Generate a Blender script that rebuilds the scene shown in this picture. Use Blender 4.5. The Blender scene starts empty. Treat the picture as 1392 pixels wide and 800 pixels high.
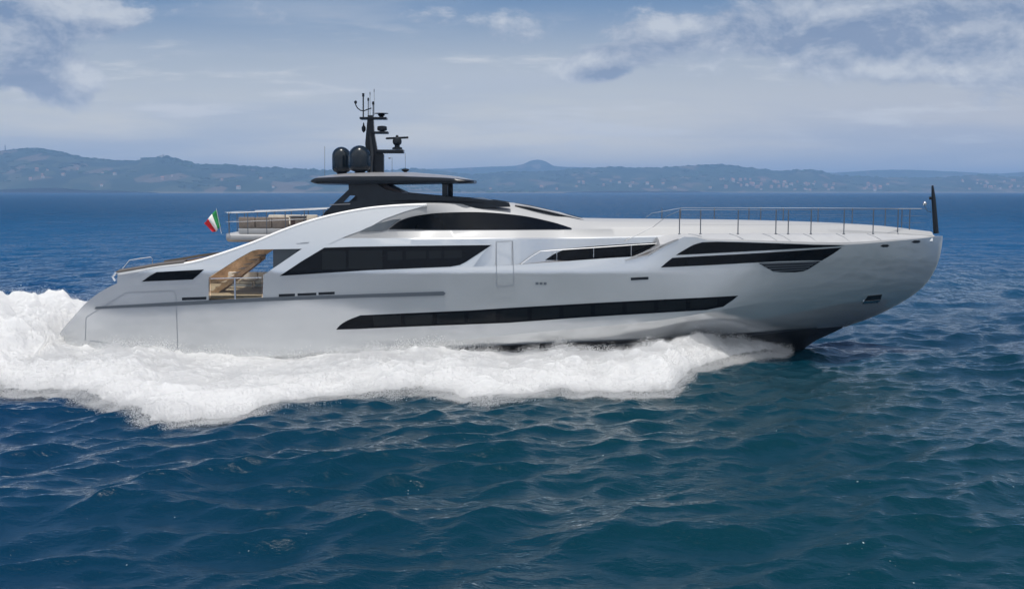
import bpy, bmesh, math, random
import numpy as np
from mathutils import Vector, Matrix
from mathutils.geometry import delaunay_2d_cdt

random.seed(7)
rng = np.random.default_rng(11)
scene = bpy.context.scene
COL = scene.collection
R = math.radians

# ------------------------------------------------------------------ camera
FPX = 1500.0
CAMY, CAMZ = -57.2, 8.3
PITCH = math.atan2(140.0, FPX)
cam_d = bpy.data.cameras.new('camera')
cam_d.sensor_width = 36.0
cam_d.lens = FPX / 1392.0 * 36.0
cam_d.clip_start = 0.5
cam_d.clip_end = 60000.0
cam = bpy.data.objects.new('camera', cam_d)
cam.location = (0, CAMY, CAMZ)
cam.rotation_euler = (math.pi / 2 - PITCH, 0, 0)
COL.objects.link(cam)
scene.camera = cam

# ------------------------------------------------------------------ light and sky
SUN_EL, SUN_AZ = R(83), R(185)          # azimuth measured from +Y towards +X
SKY_STRENGTH = 0.1
scene.view_settings.view_transform = 'Standard'
scene.view_settings.look = 'None'
scene.view_settings.gamma = 1.0
scene.view_settings.exposure = 0.0
scene.view_settings.use_curve_mapping = False
scene.cycles.use_denoising = True
scene.cycles.max_bounces = 8
scene.cycles.volume_bounces = 0
scene.cycles.caustics_reflective = False
scene.cycles.caustics_refractive = False
scene.cycles.sample_clamp_indirect = 4.0
scene.cycles.sample_clamp_direct = 1.25

sun_d = bpy.data.lights.new('sun', 'SUN')
sun_d.energy = 4.2
sun_d.angle = R(0.53)
sun_d.color = (1.0, 0.96, 0.90)
sun = bpy.data.objects.new('sun', sun_d)
_sd = Vector((math.sin(SUN_AZ) * math.cos(SUN_EL), math.cos(SUN_AZ) * math.cos(SUN_EL), math.sin(SUN_EL)))
sun.rotation_euler = _sd.to_track_quat('Z', 'Y').to_euler()
sun.location = (0, 0, 80)
COL.objects.link(sun)


class NT:
    """small helper for wiring nodes"""
    def __init__(s, tree):
        s.t = tree
    def n(s, kind, **kw):
        nd = s.t.nodes.new(kind)
        for k, v in kw.items():
            setattr(nd, k, v)
        return nd
    def put(s, sock, v):
        if v is None:
            return
        if hasattr(v, 'is_output'):
            s.t.links.new(v, sock)
        else:
            sock.default_value = v
    def m(s, op, a, b=None, c=None, clamp=False):
        nd = s.n('ShaderNodeMath', operation=op, use_clamp=clamp)
        s.put(nd.inputs[0], a)
        s.put(nd.inputs[1], b)
        s.put(nd.inputs[2], c)
        return nd.outputs[0]
    def add(s, a, b): return s.m('ADD', a, b)
    def sub(s, a, b): return s.m('SUBTRACT', a, b)
    def mul(s, a, b): return s.m('MULTIPLY', a, b)
    def div(s, a, b): return s.m('DIVIDE', a, b)
    def mx(s, a, b): return s.m('MAXIMUM', a, b)
    def mn(s, a, b): return s.m('MINIMUM', a, b)
    def clamp(s, a): return s.m('ADD', a, 0.0, clamp=True)
    def step(s, v, a, b, lo=0.0, hi=1.0):
        nd = s.n('ShaderNodeMapRange', interpolation_type='SMOOTHSTEP')
        s.put(nd.inputs[0], v)
        for i, x in zip((1, 2, 3, 4), (a, b, lo, hi)):
            s.put(nd.inputs[i], x)
        return nd.outputs[0]
    def xyz(s, x, y, z):
        nd = s.n('ShaderNodeCombineXYZ')
        for i, v in enumerate((x, y, z)):
            s.put(nd.inputs[i], v)
        return nd.outputs[0]
    def sep(s, v):
        nd = s.n('ShaderNodeSeparateXYZ')
        s.put(nd.inputs[0], v)
        return nd.outputs
    def noise(s, vec, scale=1.0, detail=5.0, rough=0.55, lac=2.0, dist=0.0):
        nd = s.n('ShaderNodeTexNoise')
        s.put(nd.inputs['Vector'], vec)
        nd.inputs['Scale'].default_value = scale
        nd.inputs['Detail'].default_value = detail
        nd.inputs['Roughness'].default_value = rough
        nd.inputs['Lacunarity'].default_value = lac
        nd.inputs['Distortion'].default_value = dist
        return nd.outputs[0]
    def mix(s, f, a, b):
        nd = s.n('ShaderNodeMix', data_type='RGBA')
        s.put(nd.inputs[0], f)
        s.put(nd.inputs[6], a)
        s.put(nd.inputs[7], b)
        return nd.outputs[2]
    def mapping(s, vec, scale=(1, 1, 1), loc=(0, 0, 0), rot=(0, 0, 0)):
        nd = s.n('ShaderNodeMapping')
        s.put(nd.inputs[0], vec)
        nd.inputs['Location'].default_value = loc
        nd.inputs['Rotation'].default_value = rot
        nd.inputs['Scale'].default_value = scale
        return nd.outputs[0]


world = bpy.data.worlds.new('World')
scene.world = world
world.use_nodes = True
wt = world.node_tree
wt.nodes.clear()
W = NT(wt)
geo = W.n('ShaderNodeTexCoord').outputs['Generated']
dx, dy, dz = W.sep(geo)
sky = W.n('ShaderNodeTexSky', sky_type='NISHITA')
sky.sun_disc = False
sky.sun_elevation = SUN_EL
sky.sun_rotation = SUN_AZ
sky.altitude = 0.0
sky.air_density = 1.0
sky.dust_density = 1.0
sky.ozone_density = 1.5
skyc = sky.outputs[0]
yy = W.mx(dy, 0.12)
az = W.div(dx, yy)                 # tangent of azimuth for the half of the sky ahead
el = W.div(dz, yy)                 # tangent of elevation
K = 1.0 / SKY_STRENGTH


def lin(r, g, b, k=K):
    f = lambda c: (c / 255 / 12.92) if c / 255 <= 0.04045 else ((c / 255 + 0.055) / 1.055) ** 2.4
    return (f(r) * k, f(g) * k, f(b) * k, 1)


# clear-air colour of the low sky, thinning to blue upward
t1 = W.step(el, 0.03, 0.11)
clear = W.mix(t1, lin(255, 246, 228), lin(198, 203, 207))
clear = W.mix(W.step(el, 0.085, 0.19), clear, lin(96, 133, 176))
hi = W.step(dz, 0.15, 0.42)
clear = W.mix(hi, clear, lin(40, 79, 138))
clear = W.mix(W.step(dz, 0.4, 0.9), clear, lin(22, 55, 110))
base = W.mix(0.9, skyc, clear)
# thin veil: long flat streaks
vv = W.xyz(W.mul(az, 2.2), W.mul(el, 17.0), 3.1)
veil = W.noise(vv, 1.0, 6, 0.55)
veil_m = W.mul(W.step(veil, 0.42, 0.66), W.step(el, 0.24, 0.09))
base = W.mix(W.mul(veil_m, 0.9), base, lin(196, 202, 210))
base = W.mix(W.mul(W.step(az, -0.05, 0.45), W.mul(W.step(el, 0.16, 0.05), 0.45)), base, lin(196, 194, 202))


def gauss(a0, e0, sa, se):
    u = W.div(W.sub(az, a0), sa)
    v = W.div(W.sub(el, e0), se)
    return W.m('EXPONENT', W.mul(W.add(W.mul(u, u), W.mul(v, v)), -1.0))


def A(u): return (u - 696) / 1500.0
def E(v): return (260 - v) / 1500.0


# small bright streak clouds low down
sv = W.xyz(W.mul(az, 7.0), W.mul(el, 46.0), 9.3)
stn = W.noise(sv, 1.0, 5, 0.6)
st_m = W.mul(W.step(stn, 0.52, 0.70), W.mul(W.step(el, 0.17, 0.10), W.step(el, 0.022, 0.05)))
base = W.mix(W.mul(st_m, 0.8), base, lin(228, 228, 228))
# cumulus field
field = None
for (u, v, su, sv_, w) in [(15, 72, 95, 60, .48), (100, 118, 48, 32, .46), (122, 24, 66, 22, .46), (812, 93, 42, 20, .80),
                           (670, 12, 60, 16, .10), (1310, 88, 170, 34, .34), (1150, 84, 140, 30, .26), (1200, 30, 290, 36, .37),
                           (1345, 25, 60, 28, .22), (960, 60, 110, 34, .10), (1380, 150, 90, 30, .08), (520, 40, 200, 26, .12), (930, 60, 120, 24, .16)]:
    g = W.mul(gauss(A(u), E(v), su / 1500, sv_ / 1500), w)
    field = g if field is None else W.add(field, g)
hi_field = W.mul(W.step(dz, 0.15, 0.4), 0.10)
field = W.add(field, hi_field)


def puff(du, dv):
    p = W.xyz(W.add(W.mul(az, 13.0), du), W.add(W.mul(el, 22.0), dv), 1.7)
    return W.noise(p, 1.0, 8, 0.60, 2.1, 0.2)


p0, p1 = puff(0, 0), puff(0.05, 0.32)
dens = W.add(p0, field)
cover = W.step(dens, 0.60, 0.78)
lm = None
for (u, v, su, sv_, w) in [(812, 84, 34, 12, .5), (812, 106, 36, 9, -.6), (120, 18, 60, 16, .4), (122, 108, 26, 30, .5), (50, 104, 46, 26, -.6), (1250, 60, 200, 22, -.35), (1180, 100, 160, 14, .25)]:
    g = W.mul(gauss(A(u), E(v), su / 1500, sv_ / 1500), w)
    lm = g if lm is None else W.add(lm, g)
lit = W.m('ADD', W.add(W.mul(W.sub(p0, p1), 3.0), lm), 0.42, clamp=True)
cl_col = W.mix(lit, lin(126, 144, 174), lin(218, 221, 225))
base = W.mix(W.mul(cover, 0.78), base, cl_col)
# unseen bright broken overcast, added behind the viewer to light the hull side
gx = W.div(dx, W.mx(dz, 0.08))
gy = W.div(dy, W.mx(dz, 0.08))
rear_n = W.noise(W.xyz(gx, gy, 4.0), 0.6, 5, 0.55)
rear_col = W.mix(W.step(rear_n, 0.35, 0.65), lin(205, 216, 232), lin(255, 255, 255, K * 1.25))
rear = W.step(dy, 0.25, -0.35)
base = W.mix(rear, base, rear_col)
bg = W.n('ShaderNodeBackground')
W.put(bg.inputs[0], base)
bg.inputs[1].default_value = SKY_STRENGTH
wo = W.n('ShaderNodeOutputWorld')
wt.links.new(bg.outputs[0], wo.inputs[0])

# ------------------------------------------------------------------ pixel <-> place
_cp, _sp = math.cos(PITCH), math.sin(PITCH)


def un(u, v, y):
    """the point of depth y seen at (u, v) of the photograph, used for taking measurements"""
    a = (u - 696.0) / FPX
    b = (400.0 - v) / FPX
    d = (a, b * _sp + _cp, b * _cp - _sp)
    t = (y - CAMY) / d[1]
    return (a * t, y, CAMZ + d[2] * t)


def pchip(xs, ys):
    xs = np.array(xs, float); ys = np.array(ys, float)
    h = np.diff(xs); dl = np.diff(ys) / h
    d = np.zeros_like(ys)
    d[0], d[-1] = dl[0], dl[-1]
    for i in range(1, len(xs) - 1):
        if dl[i - 1] * dl[i] > 0:
            w1, w2 = 2 * h[i] + h[i - 1], h[i] + 2 * h[i - 1]
            d[i] = (w1 + w2) / (w1 / dl[i - 1] + w2 / dl[i])
    def f(x):
        x = np.clip(np.asarray(x, float), xs[0], xs[-1])
        i = np.clip(np.searchsorted(xs, x) - 1, 0, len(xs) - 2)
        t = (x - xs[i]) / h[i]
        return ((1 + 2 * t) * (1 - t) ** 2 * ys[i] + t * (1 - t) ** 2 * h[i] * d[i]
                + t * t * (3 - 2 * t) * ys[i + 1] + t * t * (t - 1) * h[i] * d[i + 1])
    return f


def sstep(a, b, x):
    t = np.clip((np.asarray(x, float) - a) / (b - a), 0, 1)
    return t * t * (3 - 2 * t)


# ------------------------------------------------------------------ materials
def pmat(name, col, rough=0.5, metal=0.0, spec=0.5, coat=0.0, coat_rough=0.05, ior=None, alpha=None, trans=0.0,
         vary=0.0, vscale=3.0, bump=0.0, bscale=40.0, rvary=0.0, emit=None):
    m = bpy.data.materials.new(name)
    m.use_nodes = True
    t = m.node_tree
    N = NT(t)
    p = t.nodes['Principled BSDF']
    p.inputs['Base Color'].default_value = (*col, 1)
    p.inputs['Roughness'].default_value = rough
    p.inputs['Metallic'].default_value = metal
    p.inputs['Specular IOR Level'].default_value = spec
    p.inputs['Coat Weight'].default_value = coat
    p.inputs['Coat Roughness'].default_value = coat_rough
    p.inputs['Transmission Weight'].default_value = trans
    if ior: p.inputs['IOR'].default_value = ior
    if alpha is not None: p.inputs['Alpha'].default_value = alpha
    tc = N.n('ShaderNodeTexCoord').outputs['Object']
    if vary or rvary:
        nz = N.noise(tc, vscale, 5, 0.6)
        if vary:
            lo = tuple(c * (1 - vary) for c in col); hi_ = tuple(min(1, c * (1 + vary)) for c in col)
            N.put(p.inputs['Base Color'], N.mix(N.step(nz, 0.3, 0.7), (*lo, 1), (*hi_, 1)))
        if rvary:
            N.put(p.inputs['Roughness'], N.step(nz, 0.3, 0.7, max(0, rough - rvary), rough + rvary))
    if bump:
        b = N.n('ShaderNodeBump')
        b.inputs['Strength'].default_value = bump
        b.inputs['Distance'].default_value = 0.02
        N.put(b.inputs['Height'], N.noise(tc, bscale, 3, 0.5))
        t.links.new(b.outputs[0], p.inputs['Normal'])
    if emit:
        p.inputs['Emission Color'].default_value = (*emit[0], 1)
        p.inputs['Emission Strength'].default_value = emit[1]
    return m


M = {}
M['hull'] = pmat('silver_hull_paint', (0.625, 0.645, 0.665), 0.12, metal=0.6, coat=0.5, coat_rough=0.03, bump=0.12, bscale=0.6)
M['white'] = pmat('white_gelcoat', (0.36, 0.365, 0.375), 0.5, coat=0.05, vary=0.03, vscale=1.3, rvary=0.05)
M['house'] = pmat('silver_white_paint', (0.33, 0.335, 0.345), 0.5, coat=0.05, coat_rough=0.2)
M['deck'] = pmat('pale_deck', (0.72, 0.72, 0.71), 0.55, vary=0.05, vscale=4, bump=0.1, bscale=90)
M['bottom'] = pmat('antifouling', (0.012, 0.014, 0.018), 0.35, coat=0.3, vary=0.3, vscale=2)
M['glass'] = pmat('dark_glass', (0.003, 0.004, 0.006), 0.04, spec=0.16)
M['pane'] = pmat('pane_glass', (0.006, 0.008, 0.010), 0.05, spec=0.2)
M['greyglass'] = pmat('grey_panel', (0.07, 0.085, 0.10), 0.15, coat=0.5)
M['char'] = pmat('charcoal_paint', (0.011, 0.015, 0.021), 0.28, spec=0.25, coat=0.12, vary=0.15, vscale=2)
M['black'] = pmat('black_gear', (0.008, 0.011, 0.016), 0.32, spec=0.25, coat=0.1, vary=0.2, vscale=3)
M['dome'] = pmat('dome_paint', (0.007, 0.013, 0.020), 0.2, spec=0.3, coat=0.25, coat_rough=0.1)
M['trim'] = pmat('dark_grey_trim', (0.07, 0.085, 0.105), 0.35, coat=0.3)
M['seam'] = pmat('seam_line', (0.20, 0.22, 0.25), 0.6)
M['steel'] = pmat('polished_steel', (0.75, 0.76, 0.78), 0.16, metal=1.0)
M['steel_dark'] = pmat('dull_steel', (0.13, 0.145, 0.17), 0.45, metal=0.6)
M['roofgrey'] = pmat('light_grey_roof', (0.22, 0.22, 0.23), 0.4, coat=0.3, vary=0.06)
M['cushion'] = pmat('taupe_cushion', (0.20, 0.165, 0.14), 0.8, vary=0.15, vscale=6, bump=0.3, bscale=60)
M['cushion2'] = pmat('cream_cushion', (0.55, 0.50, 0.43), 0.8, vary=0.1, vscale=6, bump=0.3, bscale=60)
M['liner'] = pmat('cockpit_liner', (0.46, 0.31, 0.19), 0.22, coat=0.7, vary=0.35, vscale=2.4)
M['brown'] = pmat('dark_brown_liner', (0.055, 0.028, 0.022), 0.4)
M['flag_g'] = pmat('flag_green', (0.01, 0.22, 0.06), 0.8, vary=0.1)
M['flag_w'] = pmat('flag_white', (0.78, 0.78, 0.76), 0.8)
M['flag_r'] = pmat('flag_red', (0.62, 0.02, 0.03), 0.8, vary=0.1)


def teak():
    m = bpy.data.materials.new('teak_planks'); m.use_nodes = True
    t = m.node_tree; N = NT(t); p = t.nodes['Principled BSDF']
    tc = N.n('ShaderNodeTexCoord').outputs['Object']
    x, y, z = N.sep(tc)
    pl = N.m('FRACT', N.mul(y, 9.0))
    line = N.step(N.m('ABSOLUTE', N.sub(pl, 0.5)), 0.43, 0.48)
    gr = N.noise(N.mapping(tc, (1.5, 22, 22)), 1.0, 5, 0.6)
    c = N.mix(gr, (0.36, 0.25, 0.15, 1), (0.62, 0.47, 0.31, 1))
    c = N.mix(line, c, (0.03, 0.025, 0.02, 1))
    N.put(p.inputs['Base Color'], c)
    p.inputs['Roughness'].default_value = 0.5
    return m


M['teak'] = teak()
M['captrim'] = pmat('weathered_cap', (0.10, 0.085, 0.07), 0.5)


def clear_glass():
    m = bpy.data.materials.new('clear_glass'); m.use_nodes = True
    t = m.node_tree; t.nodes.clear(); N = NT(t)
    tr = N.n('ShaderNodeBsdfTransparent'); tr.inputs[0].default_value = (0.80, 0.83, 0.82, 1)
    gl = N.n('ShaderNodeBsdfGlossy'); gl.inputs['Roughness'].default_value = 0.03
    fr = N.n('ShaderNodeFresnel'); fr.inputs[0].default_value = 1.5
    mx = N.n('ShaderNodeMixShader')
    t.links.new(fr.outputs[0], mx.inputs[0]); t.links.new(tr.outputs[0], mx.inputs[1]); t.links.new(gl.outputs[0], mx.inputs[2])
    o = N.n('ShaderNodeOutputMaterial'); t.links.new(mx.outputs[0], o.inputs[0])
    return m


M['clear'] = clear_glass()

# ------------------------------------------------------------------ mesh helpers


def link(name, verts, faces, mat, parent=None, smooth=True, angle=30, normals=None, mats=None, fmat=None):
    me = bpy.data.meshes.new(name)
    me.from_pydata([tuple(map(float, v)) for v in verts], [], [tuple(int(i) for i in f) for f in faces])
    for mm in (mats or [mat]):
        me.materials.append(mm)
    if fmat is not None:
        me.polygons.foreach_set('material_index', fmat)
    me.update()
    if smooth:
        me.polygons.foreach_set('use_smooth', [True] * len(me.polygons))
        if normals is not None:
            me.normals_split_custom_set_from_vertices([tuple(map(float, n)) for n in normals])
        elif angle < 180:
            me.set_sharp_from_angle(angle=R(angle))
    o = bpy.data.objects.new(name, me)
    COL.objects.link(o)
    if parent is not None:
        o.parent = parent
    return o


class MB:
    """collects shapes for one mesh"""
    def __init__(s):
        s.v = []; s.f = []
    def quadgrid(s, rows, close=False, flip=False):
        b = len(s.v); n = len(rows[0])
        for r in rows:
            s.v += [tuple(p) for p in r]
        for i in range(len(rows) - 1):
            for j in range(n if close else n - 1):
                a = b + i * n + j; c = b + i * n + (j + 1) % n
                q = (a, c, c + n, a + n)
                s.f.append(q[::-1] if flip else q)
        return s
    def box(s, x0, x1, y0, y1, z0, z1, bev=0.0):
        bm = bmesh.new()
        bmesh.ops.create_cube(bm, size=1)
        for v in bm.verts:
            v.co = ((x0 + x1) / 2 + v.co.x * (x1 - x0), (y0 + y1) / 2 + v.co.y * (y1 - y0), (z0 + z1) / 2 + v.co.z * (z1 - z0))
        if bev:
            bmesh.ops.bevel(bm, geom=bm.edges[:], offset=bev, segments=2, profile=0.6, affect='EDGES')
        s.bm(bm)
        return s
    def bm(s, bm):
        b = len(s.v)
        bm.verts.index_update()
        s.v += [tuple(v.co) for v in bm.verts]
        s.f += [tuple(b + v.index for v in f.verts) for f in bm.faces]
        bm.free()
    def tube(s, pts, r, seg=8, caps=True):
        pts = [Vector(p) for p in pts]
        rows = []
        up = None
        for i, p in enumerate(pts):
            d = (pts[min(i + 1, len(pts) - 1)] - pts[max(i - 1, 0)]).normalized()
            if up is None:
                up = d.orthogonal().normalized()
            up = (up - d * up.dot(d)).normalized()
            sd = d.cross(up)
            rr = r[i] if isinstance(r, (list, tuple)) else r
            rows.append([p + (up * math.cos(a) + sd * math.sin(a)) * rr for a in [2 * math.pi * k / seg for k in range(seg)]])
        b = len(s.v)
        s.quadgrid(rows, close=True)
        if caps:
            s.f.append(tuple(b + k for k in range(seg))[::-1])
            e = b + (len(rows) - 1) * seg
            s.f.append(tuple(e + k for k in range(seg)))
        return s
    def lathe(s, prof, c, seg=24, sx=1.0, sy=1.0):
        rows = [[(c[0] + r * sx * math.cos(a), c[1] + r * sy * math.sin(a), c[2] + z) for a in [2 * math.pi * k / seg for k in range(seg)]] for r, z in prof]
        b = len(s.v)
        s.quadgrid(rows, close=True)
        s.f.append(tuple(b + k for k in range(seg))[::-1])
        e = b + (len(rows) - 1) * seg
        s.f.append(tuple(e + k for k in range(seg)))
        return s
    def prism(s, poly, y0, y1, holes=()):
        """polygon in the X-Z plane extruded from y0 to y1"""
        v2, tris, loops = tri_poly(poly, holes, None)
        b = len(s.v); n = len(v2)
        s.v += [(p[0], y0, p[1]) for p in v2] + [(p[0], y1, p[1]) for p in v2]
        for t in tris:
            s.f.append((b + t[0], b + t[1], b + t[2]))
            s.f.append((b + n + t[2], b + n + t[1], b + n + t[0]))
        for lp in loops:
            for i in range(len(lp)):
                a, c = lp[i], lp[(i + 1) % len(lp)]
                s.f.append((b + a, b + n + a, b + n + c, b + c))
        return s
    def go(s, name, mat, parent=None, smooth=True, angle=30):
        return link(name, s.v, s.f, mat, parent, smooth, angle)


def pip(poly, x, y):
    poly = np.asarray(poly); x0, y0 = poly[:, 0], poly[:, 1]
    x1, y1 = np.roll(x0, -1), np.roll(y0, -1)
    x = np.asarray(x)[..., None]; y = np.asarray(y)[..., None]
    with np.errstate(divide='ignore', invalid='ignore'):
        c = ((y0 > y) != (y1 > y)) & (x < (x1 - x0) * (y - y0) / (y1 - y0) + x0)
    return (c.sum(-1) % 2) == 1


def densify(loop, step):
    out = []
    for i, p in enumerate(loop):
        q = loop[(i + 1) % len(loop)]
        n = max(1, int(math.ceil(math.hypot(q[0] - p[0], q[1] - p[1]) / step))) if step else 1
        out += [(p[0] + (q[0] - p[0]) * k / n, p[1] + (q[1] - p[1]) * k / n) for k in range(n)]
    return out


def orient(loop, ccw=True):
    a = sum(loop[i][0] * loop[(i + 1) % len(loop)][1] - loop[(i + 1) % len(loop)][0] * loop[i][1] for i in range(len(loop)))
    return loop if (a > 0) == ccw else loop[::-1]


def tri_poly(outer, holes, step):
    outer = orient(densify(outer, step), True)
    holes = [orient(densify(h, step), False) for h in holes]
    verts = []; edges = []; loops = []
    for lp in [outer] + holes:
        b = len(verts); verts += lp
        edges += [(b + i, b + (i + 1) % len(lp)) for i in range(len(lp))]
        loops.append(list(range(b, b + len(lp))))
    nb = len(verts)
    if step:
        P = np.array(outer)
        xs = np.arange(P[:, 0].min() + step / 2, P[:, 0].max(), step)
        zs = np.arange(P[:, 1].min() + step / 2, P[:, 1].max(), step)
        if len(xs) and len(zs):
            gx, gz = np.meshgrid(xs, zs)
            gz = gz + 0.0137 * np.sin(gx * 3.1)
            gx, gz = gx.ravel(), gz.ravel()
            ok = pip(outer, gx, gz)
            for h in holes:
                ok &= ~pip(h, gx, gz)
            B = np.array(verts)
            gx, gz = gx[ok], gz[ok]
            if len(gx):
                d = np.sqrt(((gx[:, None] - B[None, :, 0]) ** 2 + (gz[:, None] - B[None, :, 1]) ** 2).min(1))
                k = d > step * 0.45
                verts = verts + list(zip(gx[k].tolist(), gz[k].tolist()))
    vo, eo, fo, ov, oe, of = delaunay_2d_cdt([Vector(v) for v in verts], edges, [], 0, 1e-5)
    mp = {}
    for i, src in enumerate(ov):
        for s_ in src:
            mp[s_] = i
    v2 = [(v.x, v.y) for v in vo]
    C = np.array([[(v2[f[0]][0] + v2[f[1]][0] + v2[f[2]][0]) / 3, (v2[f[0]][1] + v2[f[1]][1] + v2[f[2]][1]) / 3] for f in fo])
    ok = pip(outer, C[:, 0], C[:, 1])
    for h in holes:
        ok &= ~pip(h, C[:, 0], C[:, 1])
    tris = []
    for f, k in zip(fo, ok):
        if not k: continue
        a = (v2[f[1]][0] - v2[f[0]][0]) * (v2[f[2]][1] - v2[f[0]][1]) - (v2[f[2]][0] - v2[f[0]][0]) * (v2[f[1]][1] - v2[f[0]][1])
        tris.append(tuple(f) if a > 0 else tuple(f)[::-1])
    lo = [[mp[i] for i in lp] for lp in loops]
    return v2, tris, lo


# surfaces are half-breadths b(X, Z); the near side is y = -b
def px2surf(pts, S, off=0.0):
    out = []
    for u, v in pts:
        y = -4.0
        for _ in range(25):
            X, _y, Z = un(u, v, y)
            y = 0.5 * y + 0.5 * -(float(S(X, Z)) + off)
        X, _y, Z = un(u, v, y)
        out.append((X, Z))
    return out


def curve_pts(pts, n=6, closed=False):
    """Catmull-Rom through the points"""
    P = [np.array(p, float) for p in pts]
    out = []
    for i in range(len(P) - 1):
        a, b, c, d = P[max(i - 1, 0)], P[i], P[i + 1], P[min(i + 2, len(P) - 1)]
        for k in range(n):
            t = k / n
            out.append(tuple(0.5 * ((2 * b) + (c - a) * t + (2 * a - 5 * b + 4 * c - d) * t * t + (3 * b - a - 3 * c + d) * t ** 3)))
    out.append(tuple(P[-1]))
    return out


def skin(name, outer, holes, S, mat, parent, thick=0.05, off=0.0, step=0.3, both=False, mats=None, inner_mat=None):
    """plate that follows the surface S, polygon given in X-Z metres"""
    v2, tris, loops = tri_poly(outer, holes, step)
    A_ = np.array(v2); X, Z = A_[:, 0], A_[:, 1]
    b = S(X, Z) + off
    e = 0.01
    bx = (S(X + e, Z) - S(X - e, Z)) / (2 * e)
    bz = (S(X, Z + e) - S(X, Z - e)) / (2 * e)
    n = np.stack([-bx, -np.ones_like(bx), -bz], 1)
    n /= np.linalg.norm(n, axis=1)[:, None]
    outv = np.stack([X, -b, Z], 1)
    inv = np.stack([X, -np.maximum(b - thick, 0.0) if thick > 0.1 else -(b - thick), Z], 1)
    V = [outv, inv]; NN = [n, -n]
    F = [t for t in tris]; FM = [0] * len(tris)
    N_ = len(outv)
    F += [(N_ + t[2], N_ + t[1], N_ + t[0]) for t in tris]; FM += [1 if inner_mat else 0] * len(tris)
    base = 2 * N_
    for lp in loops:
        L = len(lp)
        po, pi_ = outv[lp], inv[lp]
        tg = np.roll(po, -1, 0) - np.roll(po, 1, 0)
        rn = np.cross(tg, n[lp]); rn /= np.maximum(np.linalg.norm(rn, axis=1)[:, None], 1e-9)
        # sharp corners: flat normals per edge
        for i in range(L):
            j = (i + 1) % L
            ed = po[j] - po[i]
            nn = np.cross(ed, n[lp[i]]); nn /= max(np.linalg.norm(nn), 1e-9)
            ni, nj = (rn[i] if rn[i] @ nn > 0.9 else nn), (rn[j] if rn[j] @ nn > 0.9 else nn)
            V.append(np.array([po[i], pi_[i], pi_[j], po[j]])); NN.append(np.array([ni, ni, nj, nj]))
            F.append((base, base + 1, base + 2, base + 3)); FM.append(0)
            base += 4
    V = np.concatenate(V); NN = np.concatenate(NN)
    if both:
        nV = len(V)
        V = np.concatenate([V, V * [1, -1, 1]]); NN = np.concatenate([NN, NN * [1, -1, 1]])
        F += [tuple(nV + i for i in f)[::-1] for f in F]; FM += FM
    return link(name, V, F, mat, parent, True, 180, NN, mats=[mat, inner_mat] if inner_mat else None, fmat=FM if inner_mat else None)


def ribbon(name, pts, S, width, mat, parent, off=0.012, thick=0.03):
    """thin raised strip along a polyline (X-Z) on surface S"""
    pts = densify(list(pts) + [pts[-1]], 0.25)
    pts = [p for i, p in enumerate(pts) if i == 0 or math.hypot(p[0] - pts[i - 1][0], p[1] - pts[i - 1][1]) > 1e-4]
    L, Rr = [], []
    for i, p in enumerate(pts):
        a = pts[max(i - 1, 0)]; c = pts[min(i + 1, len(pts) - 1)]
        dx_, dz_ = c[0] - a[0], c[1] - a[1]
        l = math.hypot(dx_, dz_) or 1
        L.append((p[0] - dz_ / l * width / 2, p[1] + dx_ / l * width / 2))
        Rr.append((p[0] + dz_ / l * width / 2, p[1] - dx_ / l * width / 2))
    mb = MB()
    f = lambda q, o: (q[0], -(float(S(q[0], q[1])) + o), q[1])
    mb.quadgrid([[f(a, -thick), f(a, off), f(b, off), f(b, -thick)] for a, b in zip(L, Rr)])
    return mb.go(name, mat, parent)


def tag(o, label, cat, group=None, kind=None):
    if label: o['label'] = label
    if cat: o['category'] = cat
    if group: o['group'] = group
    if kind: o['kind'] = kind
    return o


def empty(name, loc=(0, 0, 0)):
    o = bpy.data.objects.new(name, None)
    o.location = loc
    o.empty_display_size = 0.5
    COL.objects.link(o)
    return o


# ------------------------------------------------------------------ fast value noise for shaping
def vnoise(x, y, seed=0):
    xi = np.floor(x).astype(np.int64); yi = np.floor(y).astype(np.int64)
    xf, yf = x - xi, y - yi
    def h(a, b):
        n = (a * 374761393 + b * 668265263 + seed * 982451653) & 0xffffffff
        n = ((n ^ (n >> 13)) * 1274126177) & 0xffffffff
        return ((n ^ (n >> 16)) & 0xffff) / 65535.0
    u = xf * xf * (3 - 2 * xf); v = yf * yf * (3 - 2 * yf)
    return (h(xi, yi) * (1 - u) + h(xi + 1, yi) * u) * (1 - v) + (h(xi, yi + 1) * (1 - u) + h(xi + 1, yi + 1) * u) * v


def fbm(x, y, oct=5, seed=0, gain=0.5):
    s = 0; a = 1; t = 0
    for k in range(oct):
        s = s + a * vnoise(x, y, seed + k); t += a
        a *= gain; x = x * 2.03 + 17.1; y = y * 2.03 + 5.3
    return s / t


# ================================================================== SETTING: sea
def wave_set():
    g = np.random.default_rng(5)
    out = []
    for lam0, n, rms in ((26, 5, 0.05), (13, 8, 0.060), (7.5, 14, 0.062), (4.2, 22, 0.066), (2.4, 30, 0.056), (1.35, 34, 0.034), (0.8, 36, 0.018)):
        for _ in range(n):
            lam = lam0 * g.uniform(0.75, 1.35)
            th = R(-62) + g.normal(0, R(30))          # travels towards the viewer and to the right
            k = 2 * math.pi / lam
            out.append((k * math.cos(th), k * math.sin(th), 0.86 * rms * math.sqrt(2.0 / n) * g.uniform(.6, 1.4), g.uniform(0, 6.283), lam))
    return out


WAVES = wave_set()


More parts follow.
